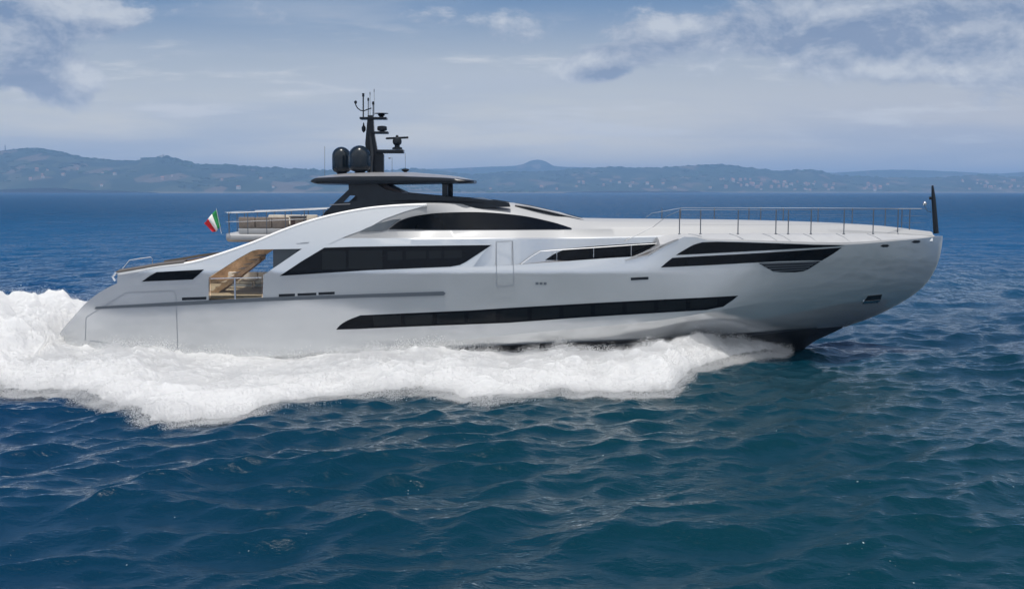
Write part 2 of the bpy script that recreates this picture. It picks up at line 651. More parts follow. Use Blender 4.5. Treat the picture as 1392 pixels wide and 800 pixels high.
def sea_h(x, y, spacing=0.15):
    h = np.zeros_like(x); dxs = np.zeros_like(x); dys = np.zeros_like(x)
    grp = 0.65 + 0.7 * fbm(x * 0.06, y * 0.06, 3, 3)
    for kx, ky, a, ph, lam in WAVES:
        w = np.clip((lam / np.maximum(spacing, 1e-3) - 2.2) / 2.0, 0, 1)
        if np.all(w <= 0): continue
        p = kx * x + ky * y + ph
        kk = math.hypot(kx, ky)
        aw = a * w * grp
        h += aw * np.cos(p)
        dxs -= 0.85 * aw * kx / kk * np.sin(p); dys -= 0.85 * aw * ky / kk * np.sin(p)
    return h, dxs, dys


def grow(start, stop, first, rate, cap):
    o = [start]; d = first
    while o[-1] < stop:
        o.append(o[-1] + d); d = min(d * rate, cap)
    return o


def build_sea():
    ys = list(np.arange(-38, -8, 0.115)) + grow(-8, 26000, 0.12, 1.013, 900)
    xr = list(np.arange(0, 23, 0.125)) + grow(23, 26000, 0.13, 1.03, 2500)
    xs = [-x for x in xr[:0:-1]] + xr
    ys = [-4000, -900, -200, -90] + list(np.arange(-60, -38.3, 0.5)) + ys
    ys = np.array(ys); xs = np.array(xs)
    X, Y = np.meshgrid(xs, ys)
    sx = np.gradient(xs)[None, :] + 0 * X; sy = np.gradient(ys)[:, None] + 0 * X
    # visible sharpness: the two spacings are combined per direction
    sp = np.maximum(np.minimum(sx, 40), sy)
    H, DX, DY = sea_h(X, Y, sp)
    n, m_ = X.shape
    V = np.stack([X + DX, Y + DY, H], -1).reshape(-1, 3)
    idx = np.arange(n * m_).reshape(n, m_)
    F = np.stack([idx[:-1, :-1], idx[:-1, 1:], idx[1:, 1:], idx[1:, :-1]], -1).reshape(-1, 4)
    me = bpy.data.meshes.new('sea')
    me.vertices.add(len(V)); me.vertices.foreach_set('co', V.ravel())
    me.loops.add(F.size); me.loops.foreach_set('vertex_index', F.ravel().astype(np.int32))
    me.polygons.add(len(F))
    me.polygons.foreach_set('loop_start', np.arange(0, F.size, 4, dtype=np.int32))
    me.polygons.foreach_set('use_smooth', np.ones(len(F), bool))
    me.update(calc_edges=True); me.validate()
    o = bpy.data.objects.new('sea', me); COL.objects.link(o)
    mt = bpy.data.materials.new('sea_water'); mt.use_nodes = True
    t = mt.node_tree; N = NT(t); p = t.nodes['Principled BSDF']
    pos = N.n('ShaderNodeNewGeometry').outputs['Position']
    x, y, z = N.sep(pos)
    big = N.noise(N.mapping(pos, (0.02, 0.02, 0.02)), 1.0, 3, 0.5)
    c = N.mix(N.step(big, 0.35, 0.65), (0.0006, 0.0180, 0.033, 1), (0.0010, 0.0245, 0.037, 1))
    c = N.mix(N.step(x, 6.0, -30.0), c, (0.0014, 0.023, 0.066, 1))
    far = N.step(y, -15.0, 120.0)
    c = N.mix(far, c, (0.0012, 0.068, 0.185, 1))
    # fine sea foam flecks; the same pale dots paint in sun sparkles
    fl = N.noise(N.mapping(pos, (1.0, 1.0, 0.2)), 9.0, 3, 0.6)
    pt = N.noise(pos, 0.32, 3, 0.55)
    fm = N.mul(N.step(fl, 0.70, 0.76), N.step(pt, 0.50, 0.64))
    c = N.mix(fm, c, (0.55, 0.6, 0.62, 1))
    b1 = N.noise(N.mapping(pos, (1.0, 1.7, 1.0), rot=(0, 0, R(25))), 2.2, 5, 0.56)
    b2 = N.noise(N.mapping(pos, (0.40, 0.13, 1.0), rot=(0, 0, R(8))), 1.0, 5, 0.6)
    b3 = N.noise(N.mapping(pos, (0.10, 0.016, 1.0), rot=(0, 0, R(4))), 1.0, 5, 0.65)
    hgt = N.add(N.add(N.mul(b1, 0.06), N.mul(N.mul(b2, N.step(y, 0.0, 120.0)), 4.5)), N.mul(N.mul(b3, N.step(y, 60.0, 400.0)), 26.0))
    bp = N.n('ShaderNodeBump'); bp.inputs['Strength'].default_value = 1.0; bp.inputs['Distance'].default_value = 1.0
    N.put(bp.inputs['Height'], hgt)
    t.nodes.remove(p)
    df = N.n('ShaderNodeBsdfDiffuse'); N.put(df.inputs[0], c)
    gl = N.n('ShaderNodeBsdfGlossy'); gl.inputs[0].default_value = (1, 1, 1, 1)
    N.put(gl.inputs['Roughness'], N.add(N.step(y, 0.0, 900.0, 0.06, 0.16), N.mul(fm, 0.4)))
    fr = N.n('ShaderNodeFresnel'); fr.inputs[0].default_value = 1.33
    for nd in (df, gl, fr):
        t.links.new(bp.outputs[0], nd.inputs['Normal'])
    # a rough sea never mirrors fully at a grazing view: facets turned to the eye dominate
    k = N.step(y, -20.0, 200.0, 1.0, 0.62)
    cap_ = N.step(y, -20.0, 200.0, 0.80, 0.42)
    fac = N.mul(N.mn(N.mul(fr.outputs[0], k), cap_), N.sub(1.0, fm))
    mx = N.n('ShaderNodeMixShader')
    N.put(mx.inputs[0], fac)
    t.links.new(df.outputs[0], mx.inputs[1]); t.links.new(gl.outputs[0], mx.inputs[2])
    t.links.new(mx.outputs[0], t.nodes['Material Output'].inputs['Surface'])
    me.materials.append(mt)
    tag(o, 'deep blue choppy sea with glinting ripples reaching to the far shore', 'sea', kind='structure')


build_sea()

# ================================================================== SETTING: hills beyond the water
HILLS = {}


def build_hills(name, label, sky_px, y0, yr, yb, x0, x1, seed, mat, nx=420, ny=60, rough=0.10):
    us = [p[0] for p in sky_px]; vs = [p[1] for p in sky_px]
    f = pchip(us, vs)
    xs = np.linspace(x0, x1, nx); ys = np.concatenate([np.linspace(y0, yr, ny), np.linspace(yr, yb, 16)[1:]])
    X, Y = np.meshgrid(xs, ys)
    shore = y0 + 260 * (fbm(X / 700, X * 0, 3, seed + 40) - 0.5)
    D = yr - CAMY
    U = 696 + FPX * X / (Y - CAMY)
    top = CAMZ + (260 - f(U)) / FPX * (yr - CAMY)
    t = np.clip((Y - shore) / (yr - shore), 0, 1)
    bk = np.clip((yb - Y) / (yb - yr), 0, 1)
    prof = np.where(Y <= yr, t ** 0.85, bk ** 1.3)
    n1 = fbm(X / 420, Y / 420, 5, seed) - 0.5
    rid = 1 - np.abs(2 * fbm(X / 900 + 3, Y / 900, 4, seed + 9) - 1)
    H = top * prof * (1 + 0.55 * n1 * (1 - prof) - 0.42 * (1 - rid) * (1 - prof) * t * 1.6) + top * 0.05 * n1 * prof
    H += 7 * (fbm(X / 46, Y / 90, 3, seed + 21) - 0.5) * np.clip(t * 3, 0, 1)
    H = np.where(t <= 0, -6, np.maximum(H, 1.5 * np.clip(t * 30, 0, 1)))
    mb = MB()
    mb.quadgrid([list(zip(X[i], Y[i], H[i])) for i in range(X.shape[0])])
    o = mb.go(name, mat, None, True, 180)
    tag(o, label, 'hills', kind='structure')
    HILLS[name] = (xs, ys, H)
    return o


def hill_mat(name, greens, scale):
    m = bpy.data.materials.new(name); m.use_nodes = True
    t = m.node_tree; N = NT(t); p = t.nodes['Principled BSDF']
    pos = N.n('ShaderNodeNewGeometry').outputs['Position']
    n1 = N.noise(N.mapping(pos, (1, 0.45, 1)), scale, 5, 0.6)
    vo = N.n('ShaderNodeTexVoronoi'); vo.inputs['Scale'].default_value = scale * 3.2
    N.put(vo.inputs['Vector'], N.mapping(pos, (1, 0.4, 1.4)))
    vr = N.sep(vo.outputs['Color'])[0]
    c = N.mix(N.step(n1, 0.38, 0.62), (*greens[0], 1), (*greens[1], 1))
    c = N.mix(N.mul(N.step(vr, 0.62, 0.66), N.step(n1, 0.62, 0.5)), c, (*greens[2], 1))
    c = N.mix(N.mul(N.step(vr, 0.86, 0.9), 0.8), c, (*greens[3], 1))
    x, y, z = N.sep(pos)
    c = N.mix(N.mul(N.step(z, 9.0, 4.0), 0.6), c, (0.16, 0.14, 0.12, 1))
    N.put(p.inputs['Base Color'], c)
    p.inputs['Roughness'].default_value = 0.95
    p.inputs['Specular IOR Level'].default_value = 0.1
    return m


HM = hill_mat('hillside', ((0.010, 0.024, 0.020), (0.018, 0.036, 0.026), (0.036, 0.050, 0.034), (0.10, 0.08, 0.066)), 0.0042)
near_sky = [(-400, 215), (-120, 210), (0, 206), (25, 204), (55, 201), (70, 203), (100, 210), (145, 217), (190, 219), (200, 214.5), (230, 214),
            (255, 220), (280, 224), (310, 224.5), (345, 227), (400, 229), (440, 232), (480, 235), (520, 240), (560, 246), (600, 251), (640, 256), (680, 259.5)]
mid_sky = [(380, 259), (430, 250), (480, 243), (520, 234), (560, 229), (600, 234), (640, 238), (690, 234), (740, 233), (790, 229), (830, 228), (880, 229), (915, 227), (945, 225.5), (972, 224), (1000, 226),
           (1030, 230), (1060, 233), (1090, 231.5), (1110, 232.5), (1130, 238), (1170, 240), (1210, 242), (1260, 242), (1300, 240), (1335, 237.5),
           (1370, 241), (1420, 239), (1500, 233), (1700, 226), (1900, 222)]
far_sky = [(300, 250), (480, 240), (560, 231), (620, 229), (660, 227), (700, 225.5), (714, 222), (722, 218.5), (733, 217.5), (742, 220), (752, 225.5), (790, 228), (880, 231), (1000, 230), (1120, 235), (1200, 231), (1290, 233), (1350, 236), (1420, 232), (1700, 230)]
build_hills('headland_hills', 'dark blue-green wooded headland sloping down to the water on the left', near_sky, 5200, 6300, 7600, -4200, 260, 3, HM)
build_hills('coastal_hills', 'blue-green coastal hills with pale fields beyond the bow', mid_sky, 6300, 7600, 9200, -1400, 6400, 8, HM)
build_hills('distant_mountain', 'pale blue distant mountain with a rounded peak behind the hills', far_sky, 9600, 10400, 12500, -3600, 6800, 15, HM, ny=30)


def hill_z(name, x, y):
    xs, ys, H = HILLS[name]
    i = np.clip(np.searchsorted(ys, y) - 1, 0, len(ys) - 2); j = np.clip(np.searchsorted(xs, x) - 1, 0, len(xs) - 2)
    fy = (y - ys[i]) / (ys[i + 1] - ys[i]); fx = (x - xs[j]) / (xs[j + 1] - xs[j])
    return (H[i, j] * (1 - fx) + H[i, j + 1] * fx) * (1 - fy) + (H[i + 1, j] * (1 - fx) + H[i + 1, j + 1] * fx) * fy


def build_woods():
    """far-off woods that read as one mass: many low clumps over the ridges and slopes"""
    v, f = [], []
    ico = bmesh.new(); bmesh.ops.create_icosphere(ico, subdivisions=1, radius=1)
    iv = np.array([tuple(q.co) for q in ico.verts]); fi = [tuple(q.index for q in g.verts) for g in ico.faces]; ico.free()
    for name, x0, x1, ya, yr, n in (('headland_hills', -3900, 150, 5350, 6310, 1500), ('coastal_hills', -900, 6000, 6450, 7615, 1900)):
        for k in range(n):
            x = rng.uniform(x0, x1)
            y = yr + rng.normal(0, 25) if k % 3 == 0 else rng.uniform(ya, yr)
            if k % 3 and fbm(np.array([x / 260]), np.array([y / 260]), 3, 77)[0] < 0.5: continue
            z = float(hill_z(name, x, y))
            if z < 3: continue
            s = rng.uniform(5, 13)
            b = len(v)
            w = iv * np.array([s * rng.uniform(1, 2.4), s * 1.3, s * rng.uniform(0.5, 0.85)]) * rng.uniform(0.8, 1.2, (len(iv), 1)) + np.array([x, y, z])
            v += [tuple(q) for q in w]; f += [tuple(b + i for i in g) for g in fi]
    o = link('hillside_woods', v, f, pmat('far_foliage', (0.022, 0.045, 0.026), 0.9, spec=0.1, vary=0.5, vscale=0.004), None, True, 180)
    tag(o, 'dark woods and hedgerows covering the distant hillsides', 'woods', kind='stuff')


build_woods()

WALLM = [pmat('far_wall_cream', (0.36, 0.33, 0.28), 0.9), pmat('far_wall_white', (0.45, 0.44, 0.41), 0.9), pmat('far_wall_pink', (0.34, 0.25, 0.21), 0.9)]
ROOFM = pmat('far_roof_tile', (0.30, 0.13, 0.08), 0.9)


def house_mesh(k):
    w, d, h, rf = 6.5, 5, 7 + 2 * k, 2.6
    v = [(-w, -d, -4), (w, -d, -4), (w, d, -4), (-w, d, -4), (-w, -d, h), (w, -d, h), (w, d, h), (-w, d, h), (-w, 0, h + rf), (w, 0, h + rf)]
    f = [(0, 1, 5, 4), (1, 2, 6, 5), (2, 3, 7, 6), (3, 0, 4, 7), (4, 5, 9, 8), (6, 7, 8, 9), (5, 6, 9), (7, 4, 8)]
    me = bpy.data.meshes.new('hillside_house')
    me.from_pydata(v, [], f)
    me.materials.append(WALLM[k]); me.materials.append(ROOFM)
    me.polygons.foreach_set('material_index', [0, 0, 0, 0, 1, 1, 0, 0])
    return me


def build_houses():
    meshes = [house_mesh(k) for k in range(3)]
    spots = []
    for (uc, su, n, tlo, thi) in ((1015, 30, 26, .05, .45), (1085, 34, 26, .05, .4), (1175, 22, 12, .1, .5), (1350, 26, 20, .1, .6), (770, 60, 8, .05, .3), (890, 40, 8, .05, .3)):
        for _ in range(n):
            spots.append(('coastal_hills', 6330, 7600, rng.normal(uc, su), rng.uniform(tlo, thi)))
    for _ in range(16):
        spots.append(('headland_hills', 5230, 6300, rng.uniform(20, 400), rng.uniform(.05, .5)))
    for name, y0, yr, u, t in spots:
        y = y0 + (yr - y0) * t
        x = (u - 696) / FPX * (y - CAMY)
        z = float(hill_z(name, x, y))
        if z < 2: continue
        o = bpy.data.objects.new('hillside_house', meshes[int(rng.integers(3))])
        o.location = (x, y, z); o.rotation_euler = (0, 0, rng.uniform(-.6, .6)); s = rng.uniform(.8, 1.5); o.scale = (s, s, s)
        COL.objects.link(o)
        tag(o, 'tiny pale house with tiled roof on the hazy far shore', 'house', 'houses scattered over the far hillsides')


build_houses()


def build_towers():
    x, y = (12.5 - 696) / FPX * (6280 - CAMY), 6280
    z = float(hill_z('headland_hills', x, y))
    m = MB(); m.lathe([(3.2, -5), (2.6, 22), (3.6, 23), (3.6, 27), (1.0, 28), (0.6, 38)], (x, y, z), 10)
    tag(m.go('hilltop_tower', pmat('far_tower', (0.10, 0.10, 0.11), 0.8)), 'slender dark tower on the crest of the left headland', 'tower')
    x, y = (223 - 696) / FPX * (6290 - CAMY), 6290
    z = float(hill_z('headland_hills', x, y))
    m = MB(); m.box(x - 11, x + 7, y - 8, y + 8, z - 4, z + 12); m.box(x + 7.01, x + 13, y - 6, y + 6, z - 4, z + 17)
    tag(m.go('hilltop_church', WALLM[1], None, False), 'pale building with a short tower on the wooded knoll', 'church')


build_towers()

# haze: the air between here and the far shore
hz = MB(); hz.box(-26500, 26500, -4500, 26500, -7.5, 312)
hz_o = hz.go('haze', None, None, False)
hm = bpy.data.materials.new('haze_air'); hm.use_nodes = True
ht = hm.node_tree; ht.nodes.clear(); HN = NT(ht)
pv = HN.n('ShaderNodeVolumePrincipled')
pv.inputs['Color'].default_value = (0.325, 0.56, 0.95, 1)
pv.inputs['Density'].default_value = 1.4e-4
pv.inputs['Anisotropy'].default_value = 0.0
ho = HN.n('ShaderNodeOutputMaterial'); ht.links.new(pv.outputs[0], ho.inputs['Volume'])
hz_o.data.materials.clear(); hz_o.data.materials.append(hm)
hm.cycles.homogeneous_volume = True if hasattr(hm, 'cycles') and hasattr(hm.cycles, 'homogeneous_volume') else True
tag(hz_o, 'thin blue haze over the sea and the distant hills', 'haze', kind='stuff')

# ================================================================== THE YACHT
yacht = tag(empty('yacht'), 'long silver-grey motor yacht with black windows racing through white spray', 'yacht')

BEAM = 4.15
stem_px = [(1086, 480), (1105, 465), (1128, 454), (1150, 444), (1175, 435), (1200, 424.5), (1222, 413), (1245, 398), (1260, 384), (1268, 372), (1275, 357), (1279, 342), (1281, 328), (1281.5, 319)]
_st = [un(u, v, 0) for u, v in stem_px]
_f = pchip([p[2] for p in _st], [p[0] for p in _st])
_zlo, _xlo = _st[0][2], _st[0][0]


def Xstem(Z):
    Z = np.asarray(Z, float)
    return np.where(Z < _zlo, _xlo + (Z - _zlo) * 3.0, _f(np.maximum(Z, _zlo)))


def S0(X, Z):
    X = np.asarray(X, float); Z = np.asarray(Z, float)
    fb = sstep(8.5, 15.0, X)
    t = np.clip(Z / (3.4 + 2.9 * fb), 0, 1); t = t * (2 - t) * (1 - fb) + t * fb
    L = 15.5 + (12.5 - 15.5) * t
    p = 1.95 + 0.7 * t
    s = np.clip((Xstem(Z) - X) / L, 0, 1)
    g = 1 - (1 - s) ** p
    b = BEAM * g
    b = b * (1 - 0.07 * np.clip((-X - 8) / 14, 0, 1) ** 2)
    aft = 1 - sstep(2.0, 9.0, X)
    b = b - 0.16 * np.clip(Z - 4.5, 0, None) ** 1.15 * aft
    b = b - 0.045 * np.clip(4.5 - Z, 0, None) * aft
    return np.maximum(b, 0.0)


K_px = [(0, 530), (345, 486), (460, 476), (560, 468), (690, 455), (830, 442), (900, 434.5), (986, 420), (1040, 410)]
_k = px2surf(K_px, S0)
Kz = pchip([p[0] for p in _k], [p[1] for p in _k])


def S_low(X, Z):
    X = np.asarray(X, float); Z = np.asarray(Z, float)
    return np.maximum(S0(X, Z) - 0.62 * (Kz(X) - Z) * (1 - sstep(9.0, 13.0, X)), 0.0)


def S(X, Z):
    X = np.asarray(X, float); Z = np.asarray(Z, float)
    fade = 1 - sstep(9.0, 13.0, X)
    return np.maximum(S0(X, Z) - 0.62 * np.clip(Kz(X) - Z, 0, None) * fade, 0.0)


P = lambda pts, surf=S, off=0.0: px2surf(pts, surf, off)

stern_px = [(72, 517), (72.5, 485), (77, 460), (88, 443.5), (100, 430), (110, 418.5), (122, 407), (135, 397.5), (148, 390), (159, 385)]
top_aft_px = [(160, 372), (190, 367), (215, 362.5), (250, 358.5), (270, 354.5), (290, 348.5), (320, 338.5), (350, 327.5), (375, 317), (400, 307.5), (420, 301), (440, 295.5), (462, 290.3), (480, 286.8), (500, 283.6), (520, 281.4), (545, 279.7), (580, 278.4)]
house_joint_px = [(578, 279.6), (550, 287.5), (522, 297.5), (500, 310), (470, 321), (446, 332)]
htop_px = [(668, 331.5), (655, 346), (643, 362.5), (700, 360), (760, 355.5), (830, 350.5), (882, 347.5), (905, 334), (930, 321.5), (945, 321.8), (962, 326.5), (1010, 328), (1060, 330), (1110, 332), (1148, 332.5), (1175, 331), (1200, 328.8), (1240, 325.2), (1270, 322), (1281, 320.6)]
chine_px = [(1147, 442.3), (1080, 447.5), (960, 456), (900, 459.5), (800, 464), (700, 468), (560, 478), (370, 492), (200, 507)]


def stem_xz(z0, z1, n=40):
    return [(float(Xstem(z)), float(z)) for z in np.linspace(z0, z1, n)]


_top = P(curve_pts(top_aft_px, 4))
_ht = P(htop_px)
_ch = P(chine_px)
_stern = P(curve_pts(stern_px, 3))
_z_top = _ht[-1][1]
_z_ch = _ch[0][1]
stem_line = stem_xz(_z_top, _z_ch - 0.10)
_XK = 13.1
_kx = np.linspace(_XK, -19.5, 70)
_kline = [(float(x), float(Kz(x))) for x in _kx]
_chf = [p for p in _ch if p[0] > _XK + 0.05]
_zcK = float(np.interp(_XK, [p[0] for p in _ch][::-1], [p[1] for p in _ch][::-1]))
topsides = [p for p in _stern if p[1] > 0.6] + _top + P(house_joint_px) + _ht[:-1] + stem_line + _chf[1:] + [(_XK, _zcK)] + _kline
lower_band = _kline + [(-21.3, 0.2), (-21.3, -0.6)] + [p for p in _ch if p[0] < _XK - 0.05][::-1] + [(_XK, _zcK)]
cockpit_px = [(283.6, 408), (283.6, 377), (300, 366.5), (324, 351), (342, 341), (350, 339), (410.5, 338), (384, 356), (358, 373.5), (357, 404)]
cockpit_hole = P(cockpit_px)
hull = skin('hull', topsides, [cockpit_hole], S0, M['hull'], yacht, thick=0.22, step=0.22, both=True, inner_mat=M['liner'])
skin('lower_hull', lower_band, [], S_low, M['hull'], yacht, thick=0.12, step=0.22, both=True)
# knuckle is a real crease in the surface; the bottom below the chine is black antifouling
cx = [p[0] for p in _ch][::-1]; cz = [p[1] for p in _ch][::-1]
_order = np.argsort(cx)
Cz = pchip(np.array(cx)[_order], np.array(cz)[_order])
xs_b = np.concatenate([np.linspace(-21.9, 12, 60), np.linspace(12.4, cx[int(np.argmax(cx))], 26)])
rows = []
for x in xs_b:
    zc = float(Cz(x)); bb = float(S(x, zc)) - 0.02
    # keel: where the stem curve passes x, else a long straight keel
    zs = np.linspace(-2.0, zc, 200); xsn = Xstem(zs)
    ok = np.where(xsn >= x)[0]
    zk = float(zs[ok[0]]) if len(ok) else zc
    zk = max(zk, -1.2)
    row = [(x, -bb * (1 - t) - 0.0, zc + (zk - zc) * (t ** 0.85)) for t in np.linspace(0, 1, 8)]
    row += [(x, -p[1], p[2]) for p in row[-2::-1]]
    rows.append(row)
mb = MB(); mb.quadgrid(rows); mb.go('hull_bottom', M['bottom'], yacht, True, 40)
ribbon('chine_line', [(x, float(Cz(x)) + 0.02) for x in np.linspace(-18, 15.6, 60)], S, 0.05, M['trim'], hull, 0.03, 0.05)

# transom: joins both sides along the sloping stern line
rows = [[(p[0] + 0.05, y * float(S(p[0], p[1])), p[1]) for y in np.linspace(-0.985, 0.985, 12)] for p in _stern]
mb = MB(); mb.quadgrid(rows); mb.go('transom', M['hull'], yacht, True, 60)

# trims, vents and windows that lie on the hull side
skin('rub_rail', P([(129, 419.6), (131, 416.5), (240, 409.8), (360, 404), (500, 399), (603, 395.6), (606, 398.5), (603, 401.2), (500, 403.8), (360, 409), (240, 415)]), [], S, M['trim'], hull, 0.06, 0.07, 0.3)
strip = P(curve_pts([(457, 447.6), (463, 441), (474, 434.5), (490, 428.3)], 4) + [(640, 421.6), (690, 418.3), (800, 412), (900, 406.8), (960, 404), (1003.5, 401.5), (996, 407.5), (983, 416.5), (960, 421), (900, 424.6), (800, 430.5), (690, 438.5), (560, 443.5), (480, 447)])
hw = skin('hull_window', strip, [], S, M['glass'], hull, 0.05, 0.018, 0.25)
for a in range(505, 975, 43):
    t0, t1_ = a + 3, min(a + 40, 975)
    tp = lambda u: np.interp(u, [490, 640, 690, 800, 900, 960, 1003], [428.3, 421.6, 418.3, 412, 406.8, 404, 401.5]) + 2.6
    bt = lambda u: np.interp(u, [480, 560, 690, 800, 900, 960, 983], [447, 443.5, 438.5, 430.5, 424.6, 421, 416.5]) - 2.6
    skin('pane', P([(t0, tp(t0)), (t1_, tp(t1_)), (t1_, bt(t1_)), (t0, bt(t0))]), [], S, M['pane'], hw, 0.012, 0.024, 0.3)
sal = P([(380.5, 374.7), (410, 355), (441, 336.4), (480, 335.2), (560, 334), (668.3, 332.8), (650, 345), (633, 356), (625, 360), (612, 362.4), (500, 367.2)])
sw = skin('saloon_window', sal, [], S, M['glass'], yacht, 0.05, 0.018, 0.25)
for (a, b, c, d) in ((438, 470, 341, 366), (474, 520, 340.5, 365), (527, 547, 341.5, 353.5), (552, 579, 341, 352), (583, 600, 340.5, 351.5), (604, 628, 340, 351)):
    skin('pane', P([(a, c), (b, c - .4), (b, d - .8), (a, d)]), [], S, M['pane'], sw, 0.012, 0.024, 0.3)
skin('stern_window', P([(193, 382.4), (204, 374.5), (213, 369.6), (277.5, 366), (270, 373), (262, 379.6)]), [], S, M['glass'], hull, 0.05, 0.018, 0.25)
for q in ([(247.5, 404.2), (280.5, 403), (280.5, 406.8), (247.5, 408)], [(379, 399.6), (401, 398.7), (401, 402.2), (379, 403.2)], [(404.5, 398.6), (430, 397.5), (430, 401), (404.5, 402)], [(433, 397.2), (455, 396.2), (455, 399.7), (433, 400.7)], [(857.5, 377.2), (881.5, 376), (881.5, 379.6), (857.5, 380.8)]):
    skin('side_vent', P(q), [], S, M['black'], hull, 0.05, 0.012, 0.3)
for u in (730, 735.5, 741):
    skin('drain_port', P([(u - 2, 383.6), (u + 2, 383.4), (u + 2, 386.6), (u - 2, 386.8)]), [], S, M['trim'], hull, 0.05, 0.012, 0.3)
for u, v in ((1203, 334.2), (1245.5, 328.6)):
    skin('fairlead', P([(u - 6, v), (u - 3, v - 1.9), (u + 3, v - 2.1), (u + 6, v - .6), (u + 3, v + 1.4), (u - 3, v + 1.6)]), [], S, M['black'], hull, 0.05, 0.03, 0.3)
# anchor pocket
ap = skin('anchor_pocket', P([(1173, 412), (1180, 402), (1199, 400), (1197, 406.5), (1192, 411)]), [], S, M['black'], hull, 0.06, 0.02, 0.2)
skin('anchor', P([(1172, 412.5), (1174, 409.4), (1196, 407.8), (1194, 411)]), [], S, M['steel'], ap, 0.08, 0.06, 0.2)
# panel joints of the stern door and the pilot door
for q in ([(116, 462), (117, 431), (172, 397), (236, 394.6), (239.5, 402), (240, 420), (241.5, 478)], [(675, 388), (674.7, 328.5), (697, 327.6), (698.5, 385), (696, 388), (675, 388.6)], [(403, 331), (418, 330.4), (420, 329.2)]):
    ribbon('panel_joint', P(q), S, 0.035, M['seam'], hull, 0.006, 0.02)

# forward hull windows
up = P(curve_pts([(918.5, 346.6), (930, 339.5), (943, 332.5), (955, 329)], 3) + [(975, 328.3), (1010, 329), (1060, 330.6), (1110, 332.6), (1149, 333), (1140, 334.5), (1060, 339.2)])
skin('bow_window', up, [], S, M['glass'], hull, 0.05, 0.02, 0.22)
lo = P([(898, 363.4), (906, 356.5), (914, 350.2), (960, 347.6), (1060, 342), (1144.5, 336.2), (1132, 345), (1117, 354), (1100, 353.8), (1060, 355), (1029, 356.6), (960, 360.4)])
lw = skin('bow_window', lo, [], S, M['glass'], hull, 0.05, 0.02, 0.22)
skin('air_intake', P([(1031, 357.5), (1116, 354.8), (1100, 365), (1092, 368.6), (1080, 370), (1062, 370), (1051, 368.8)]), [], S, M['black'], hull, 0.05, 0.012, 0.2)
for k in range(4):
    v = 358.3 + k * 3.1
    skin('louvre', P([(1034 + k * 5.5, v), (1110 - k * 4.5, v - 2.4), (1109 - k * 4.5, v - 1.2), (1035 + k * 5.5, v + 1.1)]), [], S, M['trim'], hull, 0.03, 0.05, 0.3)

# ---- deckhouse: lofted upper works from the saloon to the foredeck trunk
half_w = pchip([-12, -2, 0, 2.3, 5, 7.2, 11, 14.5, 17.5, 20, 21.4], [3.98, 3.98, 3.86, 3.32, 3.08, 2.95, 2.65, 2.15, 1.5, 0.75, 0.2])


def r_v(us, vs):
    g = pchip(us, vs)
    return lambda u: float(g(u))


row_v = [
    r_v([430, 600, 640, 668, 760, 900, 1290], [338, 342, 374, 376, 374, 352, 326]),
    r_v([430, 560, 668, 760, 860, 940, 1000, 1130, 1200, 1270], [325.5, 325.3, 325, 324.6, 323, 321, 321, 322, 323, 324]),
    r_v([430, 560, 668, 760, 860, 940, 1000, 1130, 1200, 1270], [323.6, 323.4, 323.2, 322.8, 321.2, 319, 319, 320, 321, 323]),
    r_v([430, 700, 780, 830, 900, 1000, 1130, 1200, 1270], [312.4, 312, 311.5, 311, 310.6, 310.6, 312, 315, 320]),
    r_v([430, 500, 540, 580, 640, 700, 739, 778, 800, 900, 1000, 1130, 1200, 1270], [312, 305, 296, 290, 286.6, 289.5, 296.5, 307, 308.5, 307.6, 308, 310, 313.5, 319.4]),
    r_v([430, 470, 500, 540, 600, 650, 690, 720, 760, 800, 860, 900, 1000, 1130, 1200, 1270], [301, 290, 284.6, 280.3, 278, 277.6, 279, 283.5, 292, 301.5, 302.4, 302.6, 303.4, 306.6, 310.5, 318.4]),
]
off_a = [0.02, 0.10, 0.17, 0.55, 1.35, 1.85]        # aft of the windscreen
off_f = [0.0, 0.03, 0.10, 0.30, 0.42, 0.75]         # forward trunk


def house_row(u):
    X0 = (u - 696) * 0.0353
    bl = float(sstep(0.5, 4.5, X0))
    pts = []
    for k, fv in enumerate(row_v):
        w = float(half_w(X0))
        o = off_a[k] * (1 - bl) + off_f[k] * bl
        if u < 672 and k > 0:
            q = px2surf([(u, fv(u))], S)[0]
            so_ = w - float(S(*q)) + 0.025
            bb = float(sstep(500, 600, u)) if k < 4 else float(sstep(560, 670, u))
            o = so_ * (1 - bb) + o * bb
        y = -max(w - o, 0.02 + 0.02 * (6 - k)) if X0 < 16 else -w * (1 - 0.07 * k) * 1.0 - 0.02
        pts.append(un(u, fv(u), y))
    return pts


hus = list(np.linspace(445, 668, 40)) + list(np.linspace(672, 830, 44)) + list(np.linspace(836, 1268, 60))


def house_mesh_rows(us):
    rows = []
    for u in us:
        pr = house_row(u)
        xe, ye, ze = pr[-1]
        # round over the roof edge, then a cambered top
        prev = pr[-2]
        n1 = (xe, ye + 0.14 * abs(ye) / 2.5, ze + 0.045)
        crown = [(xe, ye * t, ze + 0.07 + 0.06 * (1 - t * t)) for t in (0.8, 0.55, 0.28, 0.0)]
        half = pr + [n1] + crown
        rows.append(half + [(p[0], -p[1], p[2]) for p in half[-2::-1]])
    return rows


rows = house_mesh_rows(hus)
mb = MB(); mb.quadgrid(rows, flip=True)
# aft bulkhead closes the loft
b0 = 0
mb.f.append(tuple(range(len(rows[0]))))
house = mb.go('deckhouse', M['house'], yacht, True, 24)
house.data.materials.append(M['hull'])
ncol = len(rows[0]) - 1
mi = []
for i in range(len(rows) - 1):
    for j in range(ncol):
        jj = min(j, ncol - 1 - j)
        mi.append(1 if (jj < 2) else 0)
mi.append(0)
house.data.polygons.foreach_set('material_index', mi)

# interpolating surface for things that lie on the upper house
_hx = np.array([r[4][0] for r in rows]); 


